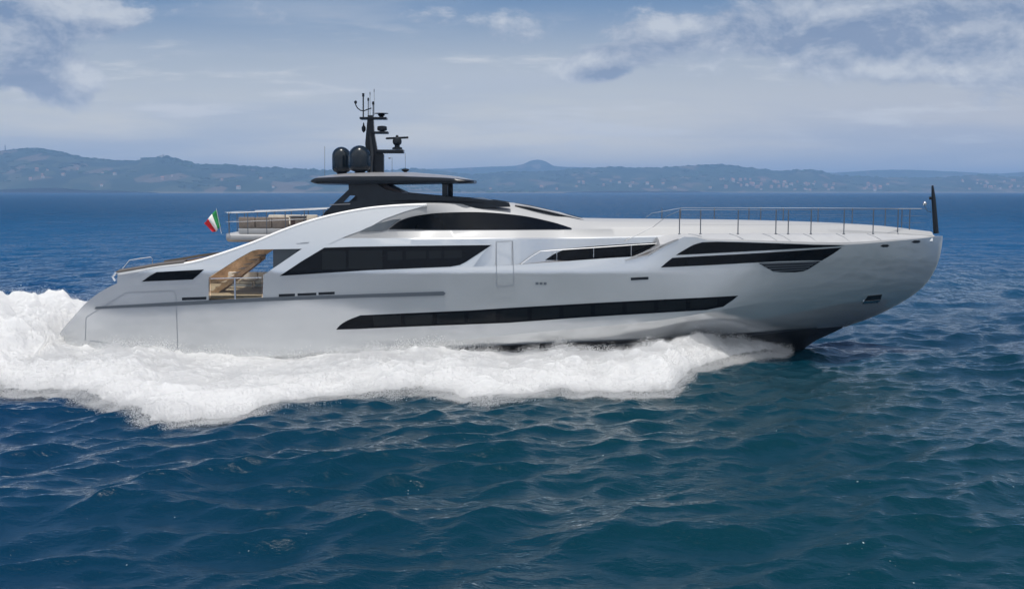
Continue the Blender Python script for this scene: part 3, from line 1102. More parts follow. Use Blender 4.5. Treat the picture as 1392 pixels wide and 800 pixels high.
def house_surf(k0, k1):
    x_ = np.array([r[k0][0] for r in rows]); y0_ = np.array([-r[k0][1] for r in rows]); z0_ = np.array([r[k0][2] for r in rows])
    x2_ = np.array([r[k1][0] for r in rows]); y1_ = np.array([-r[k1][1] for r in rows]); z1_ = np.array([r[k1][2] for r in rows])
    def f(X, Z):
        X = np.asarray(X, float); Z = np.asarray(Z, float)
        a, b = np.interp(X, x_, z0_), np.interp(X, x2_, z1_)
        t = np.clip((Z - a) / np.maximum(b - a, 0.02), -1.5, 1.5)
        return np.interp(X, x_, y0_) * (1 - t) + np.interp(X, x2_, y1_) * t
    return f


S_arc = house_surf(3, 4)
arc = P(curve_pts([(529, 311.2), (538, 304), (547, 298.6), (560, 294.4), (580, 291), (601, 289), (640, 288), (670, 289), (700, 291.8), (720, 294.7), (739, 298.8), (758, 303.6), (777, 309.8)], 3) + [(777, 311.2), (700, 311.6), (600, 311.7)], S_arc)
aw = skin('upper_window', arc, [], S_arc, M['glass'], house, 0.06, 0.05, 0.25)
skin('grey_quarter_panel', P([(489, 314.2), (500, 309), (515, 303.4), (534, 298.4), (545, 297.4), (536, 303.6), (526, 311.4), (520, 313.4)], S_arc), [], S_arc, M['greyglass'], house, 0.06, 0.045, 0.25)
S_wall = house_surf(0, 1)
sidew = P([(741, 353.2), (753, 345), (769, 338.2), (800, 335), (850, 331.6), (897, 329), (884, 337), (868, 345.5), (850, 351), (800, 355)], S_wall)
skin('side_deck_window', sidew, [], S_wall, M['glass'], house, 0.06, 0.03, 0.25)
# sloping windscreen with dark frames ahead of the wheelhouse
wr = []
for u, v0, v1 in [(700, 281.5, 279.8), (720, 284.4, 282.2), (745, 290.0, 287.2), (770, 296.2, 293.0), (797, 303, 300.4)]:
    X, y, Z = un(u, v0, -2.35)
    wr.append([(X, yy_, Z + 0.0 + 0.10 * (1 - (yy_ / 2.35) ** 2)) for yy_ in np.linspace(-1.95, 1.95, 9)])
mb = MB(); mb.quadgrid(wr, flip=False)
o = mb.go('windscreen', M['glass'], house, True, 60)
so = o.modifiers.new('s', 'SOLIDIFY'); so.thickness = 0.03; so.offset = 0
for y_ in (-1.98, -0.66, 0.66, 1.98):
    mb = MB(); mb.tube([(r[0][0], y_, r[0][2] + 0.0 + 0.10 * (1 - (y_ / 2.35) ** 2)) for r in wr], 0.06, 6)
    mb.go('windscreen_bar', M['char'], house)

# ---- decks
zc = un(300, 406, -3.9)[2]
mb = MB()
rows = []
for x in np.linspace(-19.2, -1.0, 40):
    b = float(S(x, zc)) - 0.2
    rows.append([(x, -b, zc), (x, -b * .5, zc), (x, 0, zc), (x, b * .5, zc), (x, b, zc)])
mb.quadgrid(rows); o = mb.go('aft_deck', M['teak'], yacht); m_ = o.modifiers.new('s', 'SOLIDIFY'); m_.thickness = 0.12
zs_ = un(760, 372, -3.9)[2]
mb = MB(); rows = []
for x in np.linspace(-1.5, 9.5, 24):
    b = float(S(x, zs_)) - 0.2
    rows.append([(x, y * b, zs_) for y in (-1, -.5, 0, .5, 1)])
mb.quadgrid(rows); o = mb.go('side_deck', M['teak'], yacht); m_ = o.modifiers.new('s', 'SOLIDIFY'); m_.thickness = 0.1
# foredeck: rises from the hull edge to a low plateau around the trunk
_hx_ = np.array([p[0] for p in _ht]); _hz_ = np.array([p[1] for p in _ht])
rows = []
inner_v = r_v([890, 930, 1000, 1100, 1180, 1240, 1278], [324, 318, 317.6, 317.6, 317.6, 317.8, 318.8])
rail_line = []
for u in list(np.linspace(898, 1262, 52)) + [1268, 1272, 1275, 1277]:
    X = (u - 696) * 0.0353 * (1 + 0.06 * sstep(900, 1280, u)) 
    X = min(X, 22.0)
    z_e = float(np.interp(X, _hx_[7:], _hz_[7:]))
    b = float(S(X, z_e))
    w1 = max(b - 1.0, b * 0.35)
    zi = un(u, inner_v(u), -w1)[2]
    zi = max(zi, z_e + 0.04)
    half = [(X, -b + min(0.04, b * .1), z_e - 0.01), (X, -(b - 0.07 * min(1, b)), z_e + (zi - z_e) * 0.22), (X, -(b * .5 + w1 * .5), z_e + (zi - z_e) * 0.72), (X, -w1, zi), (X, -w1 * 0.5, zi + 0.02), (X, 0, zi + 0.03)]
    rows.append(half + [(p[0], -p[1], p[2]) for p in half[-2::-1]])
    rail_line.append((X, w1, zi, b, z_e))
rows.insert(0, [(p[0] - 0.25, p[1] * 0.97, min(p[2], rows[0][0][2]) - 0.7) for p in rows[0]])
mb = MB(); mb.quadgrid(rows, flip=True); fd = mb.go('foredeck', M['white'], yacht, True, 35)
RX = np.array([r[0] for r in rail_line])
rl = lambda X, k: float(np.interp(X, RX, [r[k] for r in rail_line]))
# hatch joints across the sloping gunwale
for u in (944, 1000, 1046, 1065, 1103, 1152, 1200):
    X = (u - 696) * 0.0358
    mb = MB(); mb.tube([(X + 0.25, -rl(X + .25, 3) + 0.08, rl(X + .25, 4) + 0.10), (X, -(rl(X, 1) + rl(X, 3)) / 2, rl(X, 4) + (rl(X, 2) - rl(X, 4)) * .72 + 0.005), (X - .25, -rl(X - .25, 1) - 0.02, rl(X - .25, 2) + 0.006)], 0.014, 5)
    mb.go('deck_joint', M['seam'], fd)

# ---- foredeck guard rail, both sides
rail = None
for sgn in (-1, 1):
    zt = un(1100, 285, -3.0)[2]
    xs_ = np.linspace(8.3 if sgn < 0 else 9.3, 21.3, 40)
    yin = lambda X: rl(X, 1) + 0.06
    top = [(x, sgn * yin(x), zt) for x in xs_]
    start = un(889, 306, -2.9)
    mb = MB(); mb.tube([(6.9, sgn * 3.05, zt - 0.85), (7.6, sgn * 3.1, zt - 0.3)] + top, 0.012, 6)
    rr = mb.go('guard_rail', M['steel_dark'], yacht)
    mb = MB(); mb.tube([(x, y, zt - 0.36) for x, y, _ in top], 0.0045, 5); mb.go('wire', M['steel_dark'], rr)
    mb = MB(); mb.tube([(x, y, zt - 0.72) for x, y, _ in top], 0.0045, 5); mb.go('wire', M['steel_dark'], rr)
    for u in (919, 947, 997, 1048, 1065, 1097, 1145, 1190, 1231, 1251):
        X = (u - 696) * 0.0367
        zb = rl(X, 2) - 0.03
        mb = MB(); mb.tube([(X, sgn * yin(X), zb), (X, sgn * yin(X), zt)], 0.026, 6)
        mb.lathe([(0.06, 0), (0.06, 0.03), (0.03, 0.05)], (X, sgn * yin(X), zb + 0.02), 8)
        mb.go('stanchion', M['steel_dark'], rr)
# low trunk hand rail with bright ends
mb = MB()
a = un(700, 327.5, -3.35); b = un(889, 306, -3.0); c = un(912, 303, -2.9)
mb.tube([un(708, 359, -3.9), un(722, 349, -3.85), un(734.5, 341.5, -3.8), un(757, 339.8, -3.8), un(807, 336.5, -3.8), un(858, 333, -3.75), un(893, 331, -3.72)], 0.022, 6)
sr = mb.go('side_deck_rail', M['steel'], yacht)
for u, vt, vb in ((757, 339.8, 354), (807, 336.5, 350), (858, 333, 348)):
    mb = MB(); mb.tube([un(u, vt, -3.8), un(u, vb, -3.8)], 0.018, 6); mb.go('stanchion', M['steel'], sr)
mb = MB(); mb.tube([un(850, 327.3, -3.25), un(868, 318, -3.2), un(889, 307, -3.1)], 0.018, 6); mb.go('hand_rail', M['steel'], yacht)
ribbon('bulwark_edge', P([(850, 353.5), (880, 346.4), (897, 337.6), (922, 324.5)]), S, 0.06, M['white'], hull, 0.03, 0.05)

# ---- bow staff and light
stf = MB(); p0_ = un(1272.5, 317, 0); p1_ = un(1269, 270, 0); p2_ = un(1267.6, 252, 0)
stf.tube([p0_, p1_, p2_], [0.14, 0.11, 0.05], 10)
st_o = stf.go('bow_staff', M['black'], yacht)
mb = MB(); mb.box(p1_[0] - 0.22, p1_[0] - 0.09, -0.05, 0.05, p1_[2] - 0.05, p1_[2] + 0.10, 0.01); mb.go('bow_light', M['black'], st_o)
q = un(1257, 276.5, 0)
mb = MB(); mb.lathe([(0.02, -0.10), (0.11, -0.08), (0.12, 0.02), (0.06, 0.10), (0.01, 0.12)], q, 12)
mb.tube([(q[0], q[1], q[2] - .1), (q[0] + .15, q[1], q[2] - 0.4), (q[0] + 0.36, q[1], q[2] - 0.45)], 0.018, 6)
mb.go('bell', M['steel'], st_o)

# ---- rounded edge along the sweeping arch, sunlit highlight put into its whiter colour
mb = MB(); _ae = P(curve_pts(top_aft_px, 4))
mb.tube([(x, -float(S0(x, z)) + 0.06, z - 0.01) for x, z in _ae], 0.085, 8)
mb.go('arch_edge', pmat('edge_highlight_white', (0.78, 0.78, 0.78), 0.35), hull, True, 180)

# ---- stern fittings
cap = MB(); tp_ = [q_ for q_ in _top]
cap_pts = [p for p in P(curve_pts([(158, 370.6), (190, 365.6), (215, 361.2), (250, 357.2)], 5))]
cap.quadgrid([[(x, -float(S(x, z)) - 0.02, z), (x, -float(S(x, z)) - 0.02, z + 0.06), (x, -float(S(x, z)) + 0.55, z + 0.14), (x, -float(S(x, z)) + 0.55, z)] for x, z in cap_pts], close=True)
cap.go('coaming_cap', M['captrim'], yacht); cap = MB()
cap.quadgrid([[(x, float(S(x, z)) + 0.02, z), (x, float(S(x, z)) + 0.02, z + 0.06), (x, float(S(x, z)) - 0.55, z + 0.14), (x, float(S(x, z)) - 0.55, z)] for x, z in cap_pts], close=True, flip=True)
cap.go('coaming_cap', M['captrim'], yacht)
qz = un(160, 378, -3.7)
mb = MB(); mb.tube([(qz[0] - .25, -3.3, qz[2] - .15), (qz[0] - .38, -3.3, qz[2] + .05), (qz[0] - .25, -3.3, qz[2] + .22), (qz[0], -3.3, qz[2] + .24)], 0.07, 8)
mb.lathe([(0.10, -0.1), (0.10, 0.12), (0.14, 0.14), (0.10, 0.2)], (qz[0] + 0.35, -3.5, qz[2] - 0.05), 12)
mb.lathe([(0.10, -0.1), (0.10, 0.12), (0.14, 0.14), (0.10, 0.2)], (qz[0] + 0.75, -3.5, qz[2] - 0.02), 12)
mb.go('mooring_bitts', M['steel'], yacht)
mb = MB(); y_ = -2.9
mb.tube([un(165, 367, y_), un(176, 353.5, y_), un(190, 351, y_), un(205, 349.2, y_), un(207, 351, y_), un(207.4, 361, y_)], 0.02, 6)
mb.go('stern_rail', M['steel'], yacht)

# ---- flybridge deck, aft overhang
zf0, zf1 = un(300, 329, -3.2)[2], un(300, 318.5, -3.2)[2]
fx0, fx1 = un(299.5, 320, -3.2)[0], un(470, 300, -3.2)[0]
mb = MB()
rows = []
for t in np.linspace(0, 1, 24):
    x = fx0 + (fx1 - fx0) * t
    w = 3.25 - 1.1 * max(0, 1 - t / 0.10) ** 2
    e = 0.10
    row = [(x, -w + 0.25, zf0), (x, -w + e * 0.4, zf0 + 0.10), (x, -w, zf0 + 0.2), (x, -w + 0.03, zf1 - 0.05), (x, -w + 0.12, zf1), (x, 0, zf1 + 0.02), (x, w - 0.12, zf1), (x, w - 0.03, zf1 - 0.05), (x, w, zf0 + 0.2), (x, w - e * 0.4, zf0 + .1), (x, w - 0.25, zf0)]
    rows.append(row)
mb.quadgrid(rows, close=True)
n_ = len(rows[0]); mb.f.append(tuple(range(n_))); mb.f.append(tuple(range(len(mb.v) - n_, len(mb.v)))[::-1])
fly = mb.go('flybridge_deck', M['white'], yacht, True, 40)
# rails of the flybridge
ztop = un(300, 289.2, -3.1)[2]
mb = MB()
yl = 3.05
x_a, x_b = un(301, 290, -yl)[0], un(445, 290, -yl)[0]
path = [(x_b, -yl, ztop + 0.2), (x_a + 1.0, -yl, ztop + 0.02), (x_a + 0.25, -yl + 0.15, ztop), (x_a, -yl + 0.7, ztop), (x_a, yl - 0.7, ztop), (x_a + .25, yl - .15, ztop), (x_a + 1.0, yl, ztop + 0.02), (x_b, yl, ztop + 0.2)]
mb.tube(path, 0.03, 7)
fr_ = mb.go('flybridge_rail', M['steel'], yacht)
mb = MB(); mb.tube([(p[0], p[1], p[2] - 0.45) for p in path], 0.014, 6); mb.go('wire', M['steel'], fr_)
for x in np.linspace(x_a + 0.35, x_b - 0.2, 6):
    for s_ in (-1, 1):
        mb = MB(); mb.tube([(x, s_ * yl, zf1 - 0.02), (x, s_ * yl, ztop + 0.2 * (x - x_a) / (x_b - x_a))], 0.022, 6); mb.go('stanchion', M['steel_dark'], fr_)
for y in (-1.6, 0, 1.6):
    mb = MB(); mb.tube([(x_a, y, zf1 - 0.02), (x_a, y, ztop)], 0.022, 6); mb.go('stanchion', M['steel_dark'], fr_)

# ---- dark flybridge coaming and arch legs
YF = -2.55
fc = lambda pts: [(un(u, v, YF)[0], un(u, v, YF)[2]) for u, v in pts]
outer = fc([(428, 303), (441, 289), (456, 274.5), (466, 265), (474, 257.5), (473.5, 246), (508, 246), (515, 252), (524, 257.5), (546, 262), (575, 264.6), (605, 267), (640, 269.5), (672, 272.4), (692, 275.5), (694, 281), (640, 283), (556, 286), (500, 292), (460, 301)])
hole = fc([(466, 274.8), (475, 265.6), (486, 266.2), (484.5, 273.6)])
mb = MB()
mb.prism(outer, YF - 0.0, YF + 0.28, [hole]); mb.prism(outer, -YF - 0.28, -YF, [hole])
coam = mb.go('flybridge_coaming', M['char'], yacht, True, 25)
mb = MB(); h_ = fc([(449, 277.6), (476, 276.4), (476, 277.8), (448, 279)]); mb.prism(h_, YF - 0.05, YF + 0.02)
mb.go('grey_trim_strip', M['roofgrey'], coam, False)
mb = MB(); h_ = fc([(556, 271.5), (640, 273.6), (660, 275.4), (640, 275.8), (556, 274.6), (530, 273)]); mb.prism(h_, YF - 0.04, YF + 0.02)
mb.go('dark_side_glass', M['glass'], coam, False)
# front wind deflector that joins the two sides
rows = []
for t in np.linspace(-1, 1, 17):
    y = 2.45 * t; bx_ = 0.9 * (1 - t * t)
    a0 = un(670, 279, YF); a1 = un(640, 269.6, YF)
    rows.append([(a0[0] - 0.2 + bx_, y, a0[2] + .05), (a1[0] + bx_ * 0.6, y, a1[2] + 0.02), (a1[0] - 0.1 + bx_ * 0.6, y, a1[2]), (a0[0] - 0.4 + bx_, y, a0[2])])
mb = MB(); mb.quadgrid(rows, close=True); mb.go('wind_deflector', M['char'], yacht)
mb = MB(); a0 = un(511, 262.5, -1.8); a1 = un(546, 262.5, -1.8)
mb.prism([(a0[0], a0[2] - .4), (a0[0], a0[2] + 0.55), (a0[0] + 0.25, a0[2] + 0.55), (a1[0], a1[2] + 0.05), (a1[0], a1[2] - .4)], -1.8, 1.8)
mb.go('helm_console', M['brown'], yacht, False)
# pillar of the hardtop, forward
for s_ in (-1, 1):
    a = un(605, 268, -2.4); b = un(605, 247, -2.4)
    mb = MB(); mb.box(a[0] - 0.14, a[0] + 0.14, s_ * 2.4 - 0.09, s_ * 2.4 + 0.09, a[2], b[2], 0.03); mb.go('hardtop_pillar', M['char'], yacht)

# ---- hardtop
YH = -2.9
hx0, hx1 = un(419, 247, YH)[0], un(643.5, 246, YH)[0]
rows = []
for t in np.concatenate([np.linspace(0, 0.06, 6), np.linspace(0.1, 0.9, 26), np.linspace(0.94, 1, 6)]):
    x = hx0 + (hx1 - hx0) * t
    rd = 1.0
    if t < 0.07: rd = 0.80 + 0.20 * math.sqrt(max(0, 1 - (1 - t / 0.07) ** 2))
    if t > 0.93: rd = 0.80 + 0.20 * math.sqrt(max(0, 1 - (1 - (1 - t) / 0.07) ** 2))
    w = 2.9 * rd
    u = 696 + FPX * x / (YH - CAMY)
    vb = np.interp(u, [419, 430, 470, 560, 643], [247.5, 250.2, 250.6, 250.0, 248.6])
    vt = np.interp(u, [419, 430, 470, 546, 605, 643], [245.5, 241.5, 239.5, 239.2, 241.2, 244.6])
    zb = un(u, vb, YH)[2]; zt = un(u, vt, YH)[2]
    cr = np.interp(t, [0, 0.08, 0.3, 0.6, 0.9, 1], [0.02, 0.14, 0.24, 0.24, 0.12, 0.01])
    half = [(x, 0, zb - 0.02), (x, -w * 0.8, zb), (x, -w + 0.05, zb + 0.03), (x, -w, (zb + zt) / 2), (x, -w + 0.04, zt - 0.03), (x, -w + 0.16, zt), (x, -w * 0.72, zt + cr * 0.62), (x, -w * 0.4, zt + cr * 0.92), (x, 0, zt + cr)]
    rows.append(half + [(p[0], -p[1], p[2]) for p in half[-2:0:-1]])
mb = MB(); mb.quadgrid(rows, close=True)
n_ = len(rows[0]); mb.f.append(tuple(range(n_))); mb.f.append(tuple(range(len(mb.v) - n_, len(mb.v)))[::-1])
ht_o = mb.go('hardtop', M['char'], yacht, True, 50)
ht_o.data.materials.append(M['roofgrey'])
mi = []
for i in range(len(rows) - 1):
    for j in range(n_):
        mi.append(1 if 5 <= j <= 10 else 0)  # crown faces lighter grey: reflected sky is put into the colour
mi += [0, 0]
ht_o.data.polygons.foreach_set('material_index', mi)
ROOFZ = lambda u: un(u, 238.5, YH)[2] + 0.12

# ---- satellite domes
for (u, y_, r_, vt_, vb_) in ((489.2, -1.15, 0.56, 197.6, 233), (464.5, 0.85, 0.49, 199.6, 234.5)):
    c0 = un(u, vb_, y_); c1 = un(u, vt_, y_); H_ = c1[2] - c0[2]
    prof = [(r_ * 0.55, 0), (r_ * 0.82, 0.05), (r_ * 0.98, 0.16), (r_, 0.3), (r_, H_ - r_ * 1.0)]
    prof += [(r_ * math.cos(a), H_ - r_ * 1.0 + r_ * 1.0 * math.sin(a)) for a in np.linspace(0.12, math.pi / 2 - 0.03, 12)]
    mb = MB(); mb.lathe(prof, c0, 32)
    d = mb.go('satellite_dome', M['dome'], yacht, True, 60)
    mb = MB(); mb.lathe([(0.28, -0.4), (0.24, -0.05), (0.3, 0.02)], c0, 16); mb.go('dome_base', M['black'], d)

# ---- mast
ms = MB()
m0 = lambda u, v, y=0.0: un(u, v, y)
ms.prism([(m0(500, 236)[0], m0(500, 236)[2]), (m0(499, 210)[0], m0(499, 210)[2]), (m0(497, 196)[0], m0(497, 196)[2]), (m0(498.2, 181)[0], m0(498.2, 181)[2]), (m0(500.5, 157)[0], m0(500.5, 157)[2]), (m0(507.5, 157)[0], m0(507.5, 157)[2]), (m0(509, 181)[0], m0(509, 181)[2]), (m0(513, 203)[0], m0(513, 203)[2]), (m0(522, 210)[0], m0(522, 210)[2]), (m0(522, 236)[0], m0(522, 236)[2])],
         -0.18, 0.18, [[(m0(503.6, 198)[0], m0(503.6, 198)[2]), (m0(504.6, 186)[0], m0(504.6, 186)[2]), (m0(507, 198)[0], m0(507, 198)[2])]])
for s_ in (-1, 1):
    ms.tube([m0(503, 236, s_ * 0.9), m0(506, 209, s_ * .35), m0(503, 182, s_ * 0.15)], [0.12, 0.10, 0.08], 8)
mast = ms.go('mast', M['black'], yacht, True, 30)
for (ua, ub, v0, v1, w) in ((490, 526, 159.6, 162.6, .35), (508, 528, 179, 182, .3), (512, 549, 203.6, 208.5, .3)):
    a, b = m0(ua, v0), m0(ub, v1)
    mb = MB(); mb.box(a[0], b[0], -w, w, b[2], a[2], 0.015)
    mb.go('mast_platform', M['black'], mast)
# open-array radar
a = m0(540, 203)
rd_ = MB(); rd_.lathe([(0.26, 0.0), (0.26, 0.08), (0.13, 0.14), (0.13, 0.2), (0.22, 0.3), (0.24, 0.42), (0.2, 0.55), (0.08, 0.62), (0.06, 0.72)], a, 16)
ra = rd_.go('radar', M['black'], mast)
mb = MB(); bz = m0(540, 187.6)[2]
bm = bmesh.new(); bmesh.ops.create_cube(bm, size=1)
for v_ in bm.verts:
    v_.co = (a[0] + v_.co.x * 1.16, v_.co.y * 0.2, bz + v_.co.z * 0.10 + v_.co.x * 0.05)
bmesh.ops.bevel(bm, geom=bm.edges[:], offset=0.02, segments=2, affect='EDGES')
mb.bm(bm); mb.go('scanner_bar', M['black'], ra)
a = m0(519.5, 180); mb = MB(); mb.lathe([(0.08, 0), (0.10, 0.05), (0.24, 0.1), (0.26, 0.2), (0.24, 0.3), (0.14, 0.33)], a, 18); mb.go('small_radome', M['black'], mast)
a = m0(518.5, 160); mb = MB(); mb.lathe([(0.10, 0), (0.12, 0.08), (0.2, 0.13), (0.14, 0.18), (0.36, 0.20), (0.36, 0.225), (0.1, 0.24)], a, 18); mb.go('navigation_antenna', M['black'], mast)
a = m0(494.4, 176); mb = MB(); mb.lathe([(0.02, -0.16), (0.10, -0.05), (0.11, 0.1), (0.05, 0.2), (0.02, 0.35)], a, 10); mb.go('hanging_lamp', M['black'], mast)
mb = MB()
mb.tube([m0(493.8, 160), m0(493.8, 128)], 0.035, 7); mb.tube([m0(493.8, 131.5), m0(493.8, 126.8)], 0.06, 7)
mb.go('whip_antenna', M['black'], mast)
for pts, r_ in (([m0(500.6, 158), m0(500.6, 136)], 0.022), ([m0(507.3, 158), m0(507.3, 141)], 0.03), ([m0(503, 157), m0(503, 128)], 0.010), ([m0(509, 157), m0(508.6, 124)], 0.008)):
    mb = MB(); mb.tube(pts, r_, 6); mb.lathe([(r_ * 1.9, -0.05), (r_ * 2.2, 0.06), (r_, 0.12)], pts[-1], 8); mb.go('whip_antenna', M['black'], mast)
mb = MB(); mb.tube([m0(483.4, 140), m0(483.6, 143), m0(486, 147), m0(490, 150), m0(494, 151), m0(499, 149), m0(505, 147)], 0.028, 6)
mb.lathe([(0.03, -0.08), (0.075, -0.02), (0.075, 0.06), (0.02, 0.1)], m0(483.4, 139.4), 10); mb.go('wind_sensor', M['black'], mast)
a = m0(551, 232); mb = MB(); mb.lathe([(0.02, -0.1), (0.2, 0.02), (0.19, 0.08), (0.02, 0.12)], a, 14); mb.tube([(a[0], a[1], a[2] - .3), (a[0], a[1], a[2] + 0.9)], 0.008, 5)
mb.go('deck_antenna', M['black'], ht_o)
mb = MB(); mb.tube([m0(441.5, 240, -1.5), m0(441.5, 199, -1.5)], 0.010, 5); mb.go('thin_aerial', M['steel_dark'], ht_o)
mb = MB(); mb.tube([m0(533, 238, -.5), m0(533, 214, -.5)], 0.010, 5); mb.lathe([(0.02, -.03), (0.09, 0), (0.02, .04)], m0(529.5, 215, -.5), 8); mb.go('thin_aerial', M['steel_dark'], ht_o)

# ---- cockpit interior
zfl = zc
mb = MB()   # bulkhead across the after end of the saloon
xb = un(404, 370, -3.4)[0]
mb.box(xb, xb + 0.12, -3.6, 3.6, zfl + 0.01, zf0 + 0.2); mb.go('saloon_bulkhead', M['greyglass'], yacht, False)
# grey wing panel beside the opening
w_ = [un(u, v, -3.2) for u, v in ((371.5, 366), (371.5, 339), (414, 336), (392, 372), (371, 390))]
mb = MB(); mb.prism([(p[0], p[2]) for p in w_], -3.25, -3.17); mb.go('wing_panel', M['greyglass'], yacht, False)
# stairs to the flybridge: nine teak treads
st = empty('flybridge_stairs'); st.parent = yacht
for k in range(9):
    x = un(292 + k * 7.5, 400, -1.0)[0]; z = zfl + 0.22 * (k + 1)
    mb = MB(); mb.box(x, x + 0.36, -1.9, -0.7, z - 0.05, z, 0.01); mb.go('tread', M['teak'], st)
mb = MB(); x0_ = un(292, 400, -1.0)[0]; x1_ = un(292 + 8 * 7.5, 400, -1)[0] + .3
mb.prism([(x0_ - .05, zfl + .02), (x0_ - .05, zfl + .25), (x1_, zfl + 2.05), (x1_, zfl + 1.75), (x0_ + .3, zfl + .02)], -0.68, -0.62)
mb.prism([(x0_ - .05, zfl + .02), (x0_ - .05, zfl + .08), (x1_, zfl + 1.86), (x1_, zfl + 1.68), (x0_ + .3, zfl + .02)], -1.98, -1.92)
mb.go('stringer', M['liner'], st, False)
# glass balustrade in the side opening
g0 = un(286, 406, -3.9); g1 = un(356, 403, -3.9); gz = un(300, 378.5, -3.9)[2]
bal = MB(); bal.tube([(g0[0], -3.86, gz - 0.0), (g1[0], -3.86, gz + 0.05)], 0.025, 7); bal_o = bal.go('balustrade', M['steel'], yacht)
mb = MB(); mb.box(g0[0] + .02, g1[0] - .02, -3.87, -3.85, zfl + 0.04, gz - 0.05); mb.go('glass_panel', M['clear'], bal_o, False)
xm = un(319.5, 390, -3.86)[0]
mb = MB(); mb.box(xm - 0.04, xm + 0.04, -3.9, -3.82, zfl + .01, gz - .02); mb.go('post', M['steel'], bal_o)

# ------------------------------------------------------------------ loose furniture on board
def sofa(name, label, x0, x1, y0, y1, z, back, mat, cat='sofa', bh=0.85, group=None):
    e = empty(name, ((x0 + x1) / 2, (y0 + y1) / 2, z)); tag(e, label, cat, group)
    def ad(nm, a, m):
        b = MB(); b.box(*a)if len(a) == 6 else b.box(*a)
        o = b.go(nm, m, e); o.matrix_parent_inverse = Matrix.Translation(-Vector(e.location)); return o
    ad('base', (x0, x1, y0, y1, z, z + 0.25, 0.03), M['white'])
    n = max(1, int(round((x1 - x0) / 0.8))); 
    if back in ('n', 's'):
        yb0, yb1 = (y1 - 0.22, y1) if back == 'n' else (y0, y0 + 0.22)
        ys0, ys1 = (y0, y1 - 0.23) if back == 'n' else (y0 + 0.23, y1)
        for k in range(n):
            a, b = x0 + (x1 - x0) * k / n + .01, x0 + (x1 - x0) * (k + 1) / n - .01
            ad('seat_cushion', (a, b, ys0, ys1, z + .255, z + .43, 0.05), mat)
            ad('back_cushion', (a, b, yb0, yb1, z + .255, z + bh, 0.06), mat)
    else:
        ad('seat_cushion', (x0, x1, y0, y1, z + .255, z + .43, 0.05), mat)
        xb0, xb1 = (x0, x0 + .22) if back == 'w' else (x1 - .22, x1)
        ad('back_cushion', (xb0, xb1, y0, y1, z + .435, z + bh, 0.06), mat)
    return e


fz = zf1 + 0.03
xa, xb_ = un(326, 300, -2.4)[0], un(394, 300, -2.4)[0]
sofa('sofa', 'long taupe sofa with its back to the near flybridge rail', xa, xb_, -2.75, -1.85, fz, 's', M['cushion'], bh=0.80)
sofa('sofa', 'cream sofa along the far flybridge rail', xa + 0.3, xb_ + .5, 1.9, 2.8, fz, 'n', M['cushion2'], bh=0.80)
x1a, x1b = un(396, 300, -2.4)[0], un(414, 300, -2.4)[0]
e = tag(empty('bar_cabinet', (x1a, -2.3, fz)), 'low taupe bar cabinet at the forward end of the flybridge sofa', 'cabinet')
mb = MB(); mb.box(0, x1b - x1a, -0.4, 0.5, 0, 0.80, 0.03); mb.go('body', M['cushion'], e)
mb = MB(); mb.box(-0.03, x1b - x1a + .03, -0.43, 0.53, 0.805, 0.85, 0.012); mb.go('countertop', M['steel_dark'], e)
mb = MB(); mb.box(0.05, 0.25, -0.412, -0.405, 0.1, 0.7); mb.go('door', M['brown'], e)
xs0, xs1 = un(300, 400, 1.5)[0], un(352, 400, 1.5)[0]
sofa('sofa', 'cream sofa on the teak aft deck seen through the side opening', xs0 + .2, xs1 + 0.6, 1.6, 2.5, zfl + .005, 'n', M['cushion2'])
e = tag(empty('table', ((xs0 + xs1) / 2 + .3, 0.6, zfl)), 'low teak table standing before the cream aft deck sofa', 'table')
mb = MB(); mb.box(-0.8, 0.8, -0.35, 0.35, 0.50, 0.55, 0.02); mb.go('tabletop', M['teak'], e)
for sx in (-.65, .65):
    for sy in (-.25, .25):
        mb = MB(); mb.tube([(sx, sy, 0.0), (sx, sy, 0.5)], 0.03, 8); mb.go('leg', M['steel'], e)

# flag on its staff
fb = un(301, 317, -2.6); ft = un(294.5, 283.5, -2.6)
flag = tag(empty('flag', fb), 'green white and red striped flag flying from a short staff at the flybridge stern', 'flag')
loc = Vector(fb)
rel = lambda u, v, y=-2.6: Vector(un(u, v, y)) - loc
mb = MB(); mb.tube([rel(301, 317.5), rel(294, 283)], 0.025, 7); mb.go('flagpole', M['steel'], flag)
e0, e1 = rel(294.6, 285), rel(300.4, 309)      # hoist edge top and bottom
o0, o1 = rel(276.5, 303.5), rel(289.5, 316)    # fly edge
for ci, (a, b) in enumerate(((0, .36), (.36, .62), (.62, 1))):
    rows = []
    for s_ in np.linspace(a, b, 9):
        row = []
        for t in np.linspace(0, 1, 9):
            p = (e0.lerp(e1, t)).lerp(o0.lerp(o1, t), s_)
            p = p + Vector((0, 0.12 * math.sin(s_ * 8 + t * 2.4) * s_, 0.04 * math.sin(s_ * 6.3 + t)))
            row.append(p)
        rows.append(row)
    mb = MB(); mb.quadgrid(rows); o = mb.go(('green_stripe', 'white_stripe', 'red_stripe')[ci], (M['flag_g'], M['flag_w'], M['flag_r'])[ci], flag, True, 180)
    md = o.modifiers.new('s', 'SOLIDIFY'); md.thickness = 0.012

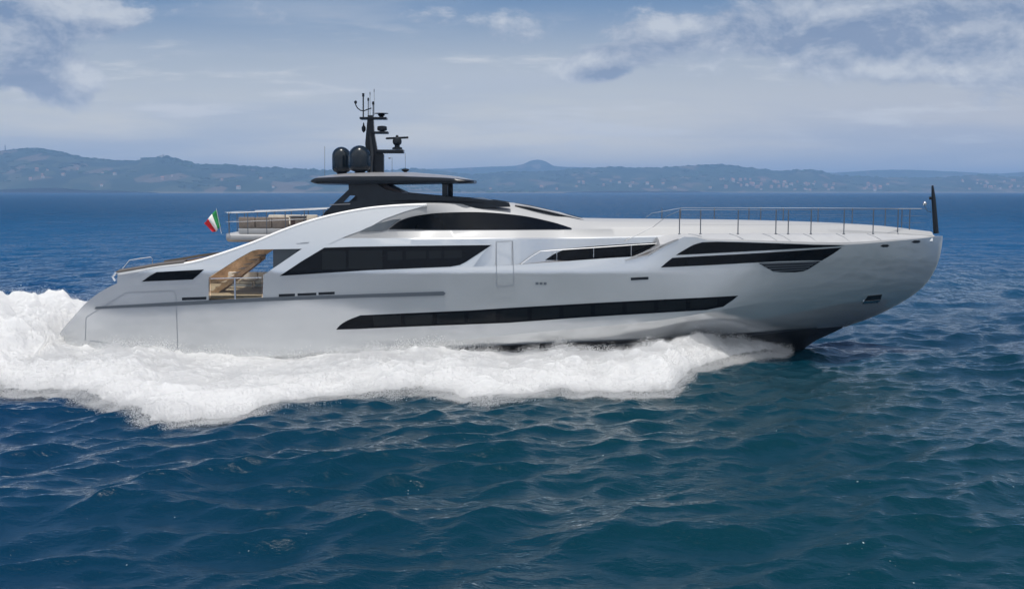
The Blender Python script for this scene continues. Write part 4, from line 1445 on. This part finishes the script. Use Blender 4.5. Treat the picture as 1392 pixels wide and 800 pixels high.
# ================================================================== SPRAY AND WAKE
def foam_mat(lacy=False):
    m = bpy.data.materials.new('white_spray'); m.use_nodes = True
    t = m.node_tree; t.nodes.clear(); N = NT(t)
    df = N.n('ShaderNodeBsdfDiffuse'); df.inputs[0].default_value = (0.90, 0.905, 0.915, 1)
    tl = N.n('ShaderNodeBsdfTranslucent'); tl.inputs[0].default_value = (0.89, 0.90, 0.91, 1)
    mx = N.n('ShaderNodeMixShader'); mx.inputs[0].default_value = 0.45
    t.links.new(df.outputs[0], mx.inputs[1]); t.links.new(tl.outputs[0], mx.inputs[2])
    o = N.n('ShaderNodeOutputMaterial')
    if not lacy:
        t.links.new(mx.outputs[0], o.inputs[0])
        return m
    at = N.n('ShaderNodeAttribute', attribute_name='cover').outputs['Fac']
    pos = N.n('ShaderNodeNewGeometry').outputs['Position']
    nz = N.add(N.mul(N.noise(N.mapping(pos, (0.55, 1.5, 1.5), rot=(0, 0, R(28))), 1.7, 8, 0.7), 0.8), N.mul(N.noise(pos, 14.0, 3, 0.6), 0.2))
    a = N.step(N.add(nz, N.mul(N.sub(at, 0.5), 0.85)), 0.42, 0.62)
    tr = N.n('ShaderNodeBsdfTransparent')
    m2 = N.n('ShaderNodeMixShader')
    t.links.new(a, m2.inputs[0]); t.links.new(tr.outputs[0], m2.inputs[1]); t.links.new(mx.outputs[0], m2.inputs[2])
    t.links.new(m2.outputs[0], o.inputs[0])
    return m


M['spray'] = foam_mat()
M['foam'] = foam_mat(True)

# outer edge of the bow wave on the water, as half-breadth against X (measured on the near side)
edge_px = [(0, 536), (60, 538), (110, 541), (150, 553), (190, 566), (235, 574), (300, 571), (345, 563), (400, 553), (450, 545), (520, 538), (560, 537), (600, 538), (650, 545), (705, 543),
           (750, 536), (790, 534), (850, 536), (905, 535), (935, 515), (960, 500), (1000, 491), (1040, 485), (1085, 477)]
_e = []
for u, v in edge_px:
    a = (u - 696.0) / FPX; b = (400.0 - v) / FPX
    dzz = b * _cp - _sp; tt = (0.08 - CAMZ) / dzz
    _e.append((a * tt, CAMY + tt * (b * _sp + _cp)))
_e.sort()
edge_y = pchip([p[0] for p in _e], [p[1] for p in _e])


def build_spray():
    xs = np.arange(-34.0, 14.3, 0.11)
    ts = np.linspace(0, 1, 150)
    X, T = np.meshgrid(xs, ts, indexing='ij')
    yo = edge_y(X)
    hullb = -S(np.clip(X, -21.9, 30), np.full_like(X, 0.5)) * np.where(X < -21.9, 0.0, 1.0)
    blend = sstep(-25.0, -21.0, X)
    yi = (hullb + 0.75) * blend + (1 - blend) * 10.0      # inner limit; behind the stern the wake closes over
    yi = np.where(X > 9, np.minimum(yi, hullb + 0.6), yi)
    Y = yo + (yi - yo) * T
    # ragged outer border
    rg = (fbm(X * 0.55, X * 0 + 3.3, 5, 31, 0.6) - 0.5) * 2.2 + (fbm(X * 2.3, X * 0, 3, 33) - 0.5) * 0.7
    Y = Y + rg * np.exp(-(T / 0.25) ** 2) * sstep(13, 7, X)
    d = np.maximum(Y - yo - rg * sstep(13, 7, X), 0)            # distance in from the outer edge
    wid = np.maximum(yi - yo, 0.3)
    # crest height along the length, taken from the spray's upper border
    top_px = [(0, 458), (40, 470), (77, 478), (120, 475), (150, 471), (200, 471), (250, 479), (300, 485), (345, 490), (400, 491), (470, 485), (520, 480), (560, 477), (600, 477), (640, 483), (700, 489), (750, 480), (800, 484), (850, 482), (900, 477), (950, 468), (1000, 464), (1040, 468), (1085, 475)]
    tpw = [un(u, v, -7.0 if u < 900 else -7.0 + (u - 900) / 185 * 5.0) for u, v in top_px]
    ridge = np.interp(X, [q[0] for q in tpw], [max(q[2], 0.05) for q in tpw]) * np.clip((14.3 - X) / 1.2, 0, 1)
    sx_ = X * 0.30 - Y * 0.35                                      # streaks lean back along the flow
    n1 = fbm(sx_ + 3, Y * 0.34 + X * 0.12, 4, 41, 0.5) - 0.5
    n2 = fbm(X * 0.9 - Y * 0.9, Y * 1.7 + X * 0.5, 5, 47, 0.58) - 0.5
    n3 = fbm(X * 3.0 - Y * 2.5, Y * 6.0 + X, 3, 53, 0.6) - 0.5
    prof = np.clip(d / np.clip(wid * 0.55, 0.6, 3.4), 0, 1) ** 0.62
    inner = np.interp(T, [0, 0.35, 0.55, 0.75, 0.9, 1], [1.0, 1.0, 0.95, 0.72, 0.5, 0.45])
    H = ridge * prof * inner * (1 + 1.15 * n1 + 0.55 * n2) + prof * (0.44 * n2 + 0.08 * n3) * np.clip(ridge, 0.2, 1)
    # rooster tail behind the stern
    rt = np.exp(-((Y - 5.0) / 5.5) ** 2) * sstep(-21.5, -26, X)
    H = H + rt * (0.85 + 0.9 * n1 + 0.5 * n2)
    sh, _, _ = sea_h(X, Y, 0.4)
    Z = sh * 0.6 + np.where(d <= 0, -0.15, H) - 0.05
    Z = np.where(T == 0, -0.5, Z)
    rows = [list(zip(X[i], Y[i], Z[i])) for i in range(X.shape[0])]
    mb = MB(); mb.quadgrid(rows, flip=False)
    o = mb.go('bow_spray', M['foam'], None, True, 180)
    cv = np.clip(d / np.interp(X, [-34, 5, 11, 14], [1.1, 0.9, 0.7, 0.5]) + 0.7 * n2 + 0.5 * n1, 0, 1) * np.clip(d / 0.35, 0, 1) * np.clip((14.2 - X) / 1.2, 0.4, 1)
    at = o.data.attributes.new('cover', 'FLOAT', 'POINT'); at.data.foreach_set('value', cv.ravel().astype(np.float32))
    tag(o, 'thick white bow spray and wake foam thrown out along the yacht', 'spray', kind='stuff')
    # droplets: tiny tetrahedra that feather its crest and outer border
    g = np.random.default_rng(3)
    n = 800000
    ii = g.integers(0, X.shape[0], n)
    tb = np.where(g.random(n) < 0.22, np.abs(g.normal(0, 0.06, n)), np.where(g.random(n) < 0.6, g.normal(0.55, 0.16, n), g.random(n)))
    tb = np.clip(tb, 0, 1)
    jj = np.clip((tb * (len(ts) - 1)).astype(int), 0, len(ts) - 1)
    px_, py_, pz_ = X[ii, jj], Y[ii, jj], np.maximum(Z[ii, jj], 0)
    px_ = px_ + g.normal(0, 0.10, n); py_ = py_ + g.normal(0, 0.16, n) - np.where(tb < .2, np.abs(g.normal(0, 0.24, n)), 0)
    clump = fbm(px_ * 1.1, py_ * 1.1, 4, 61)
    lift = g.exponential(0.15, n) * (0.12 + 5.0 * np.clip(clump - 0.44, 0, 1)) * np.clip(tb * 4, 0.15, 1) + g.normal(0, 0.03, n)
    pz_ = np.maximum(pz_ + np.minimum(lift, 0.35 + 0.25 * g.random(n)), 0.02)
    keep = py_ < -S(np.clip(px_, -21.9, 30), np.maximum(pz_, 0.1)) + np.where(px_ < -21.9, 99, -0.03)
    px_, py_, pz_ = px_[keep], py_[keep], pz_[keep]
    n = len(px_)
    r = g.uniform(0.004, 0.012, n) * np.where(g.random(n) < 0.04, 1.6, 1)
    base = np.array([(1, 1, 1), (1, -1, -1), (-1, 1, -1), (-1, -1, 1)], float) * 0.75
    ang = g.uniform(0, 6.28, n); ca, sa = np.cos(ang), np.sin(ang)
    V = np.zeros((n, 4, 3))
    for k in range(4):
        bx_, by_, bz_ = base[k]
        V[:, k, 0] = px_ + r * (bx_ * ca - by_ * sa) * 1.3
        V[:, k, 1] = py_ + r * (bx_ * sa + by_ * ca)
        V[:, k, 2] = pz_ + r * bz_
    F = (np.arange(n)[:, None, None] * 4 + np.array([(0, 1, 2), (0, 3, 1), (0, 2, 3), (1, 3, 2)])[None]).reshape(-1, 3)
    me = bpy.data.meshes.new('spray_droplets')
    me.vertices.add(n * 4); me.vertices.foreach_set('co', V.ravel())
    me.loops.add(F.size); me.loops.foreach_set('vertex_index', F.ravel().astype(np.int32))
    me.polygons.add(len(F)); me.polygons.foreach_set('loop_start', np.arange(0, F.size, 3, dtype=np.int32))
    me.polygons.foreach_set('use_smooth', np.ones(len(F), bool))
    me.update(calc_edges=True)
    me.materials.append(M['spray'])
    o2 = bpy.data.objects.new('spray_droplets', me); COL.objects.link(o2)
    tag(o2, 'fine white droplets flying off the crest of the bow spray', 'spray', kind='stuff')


build_spray()
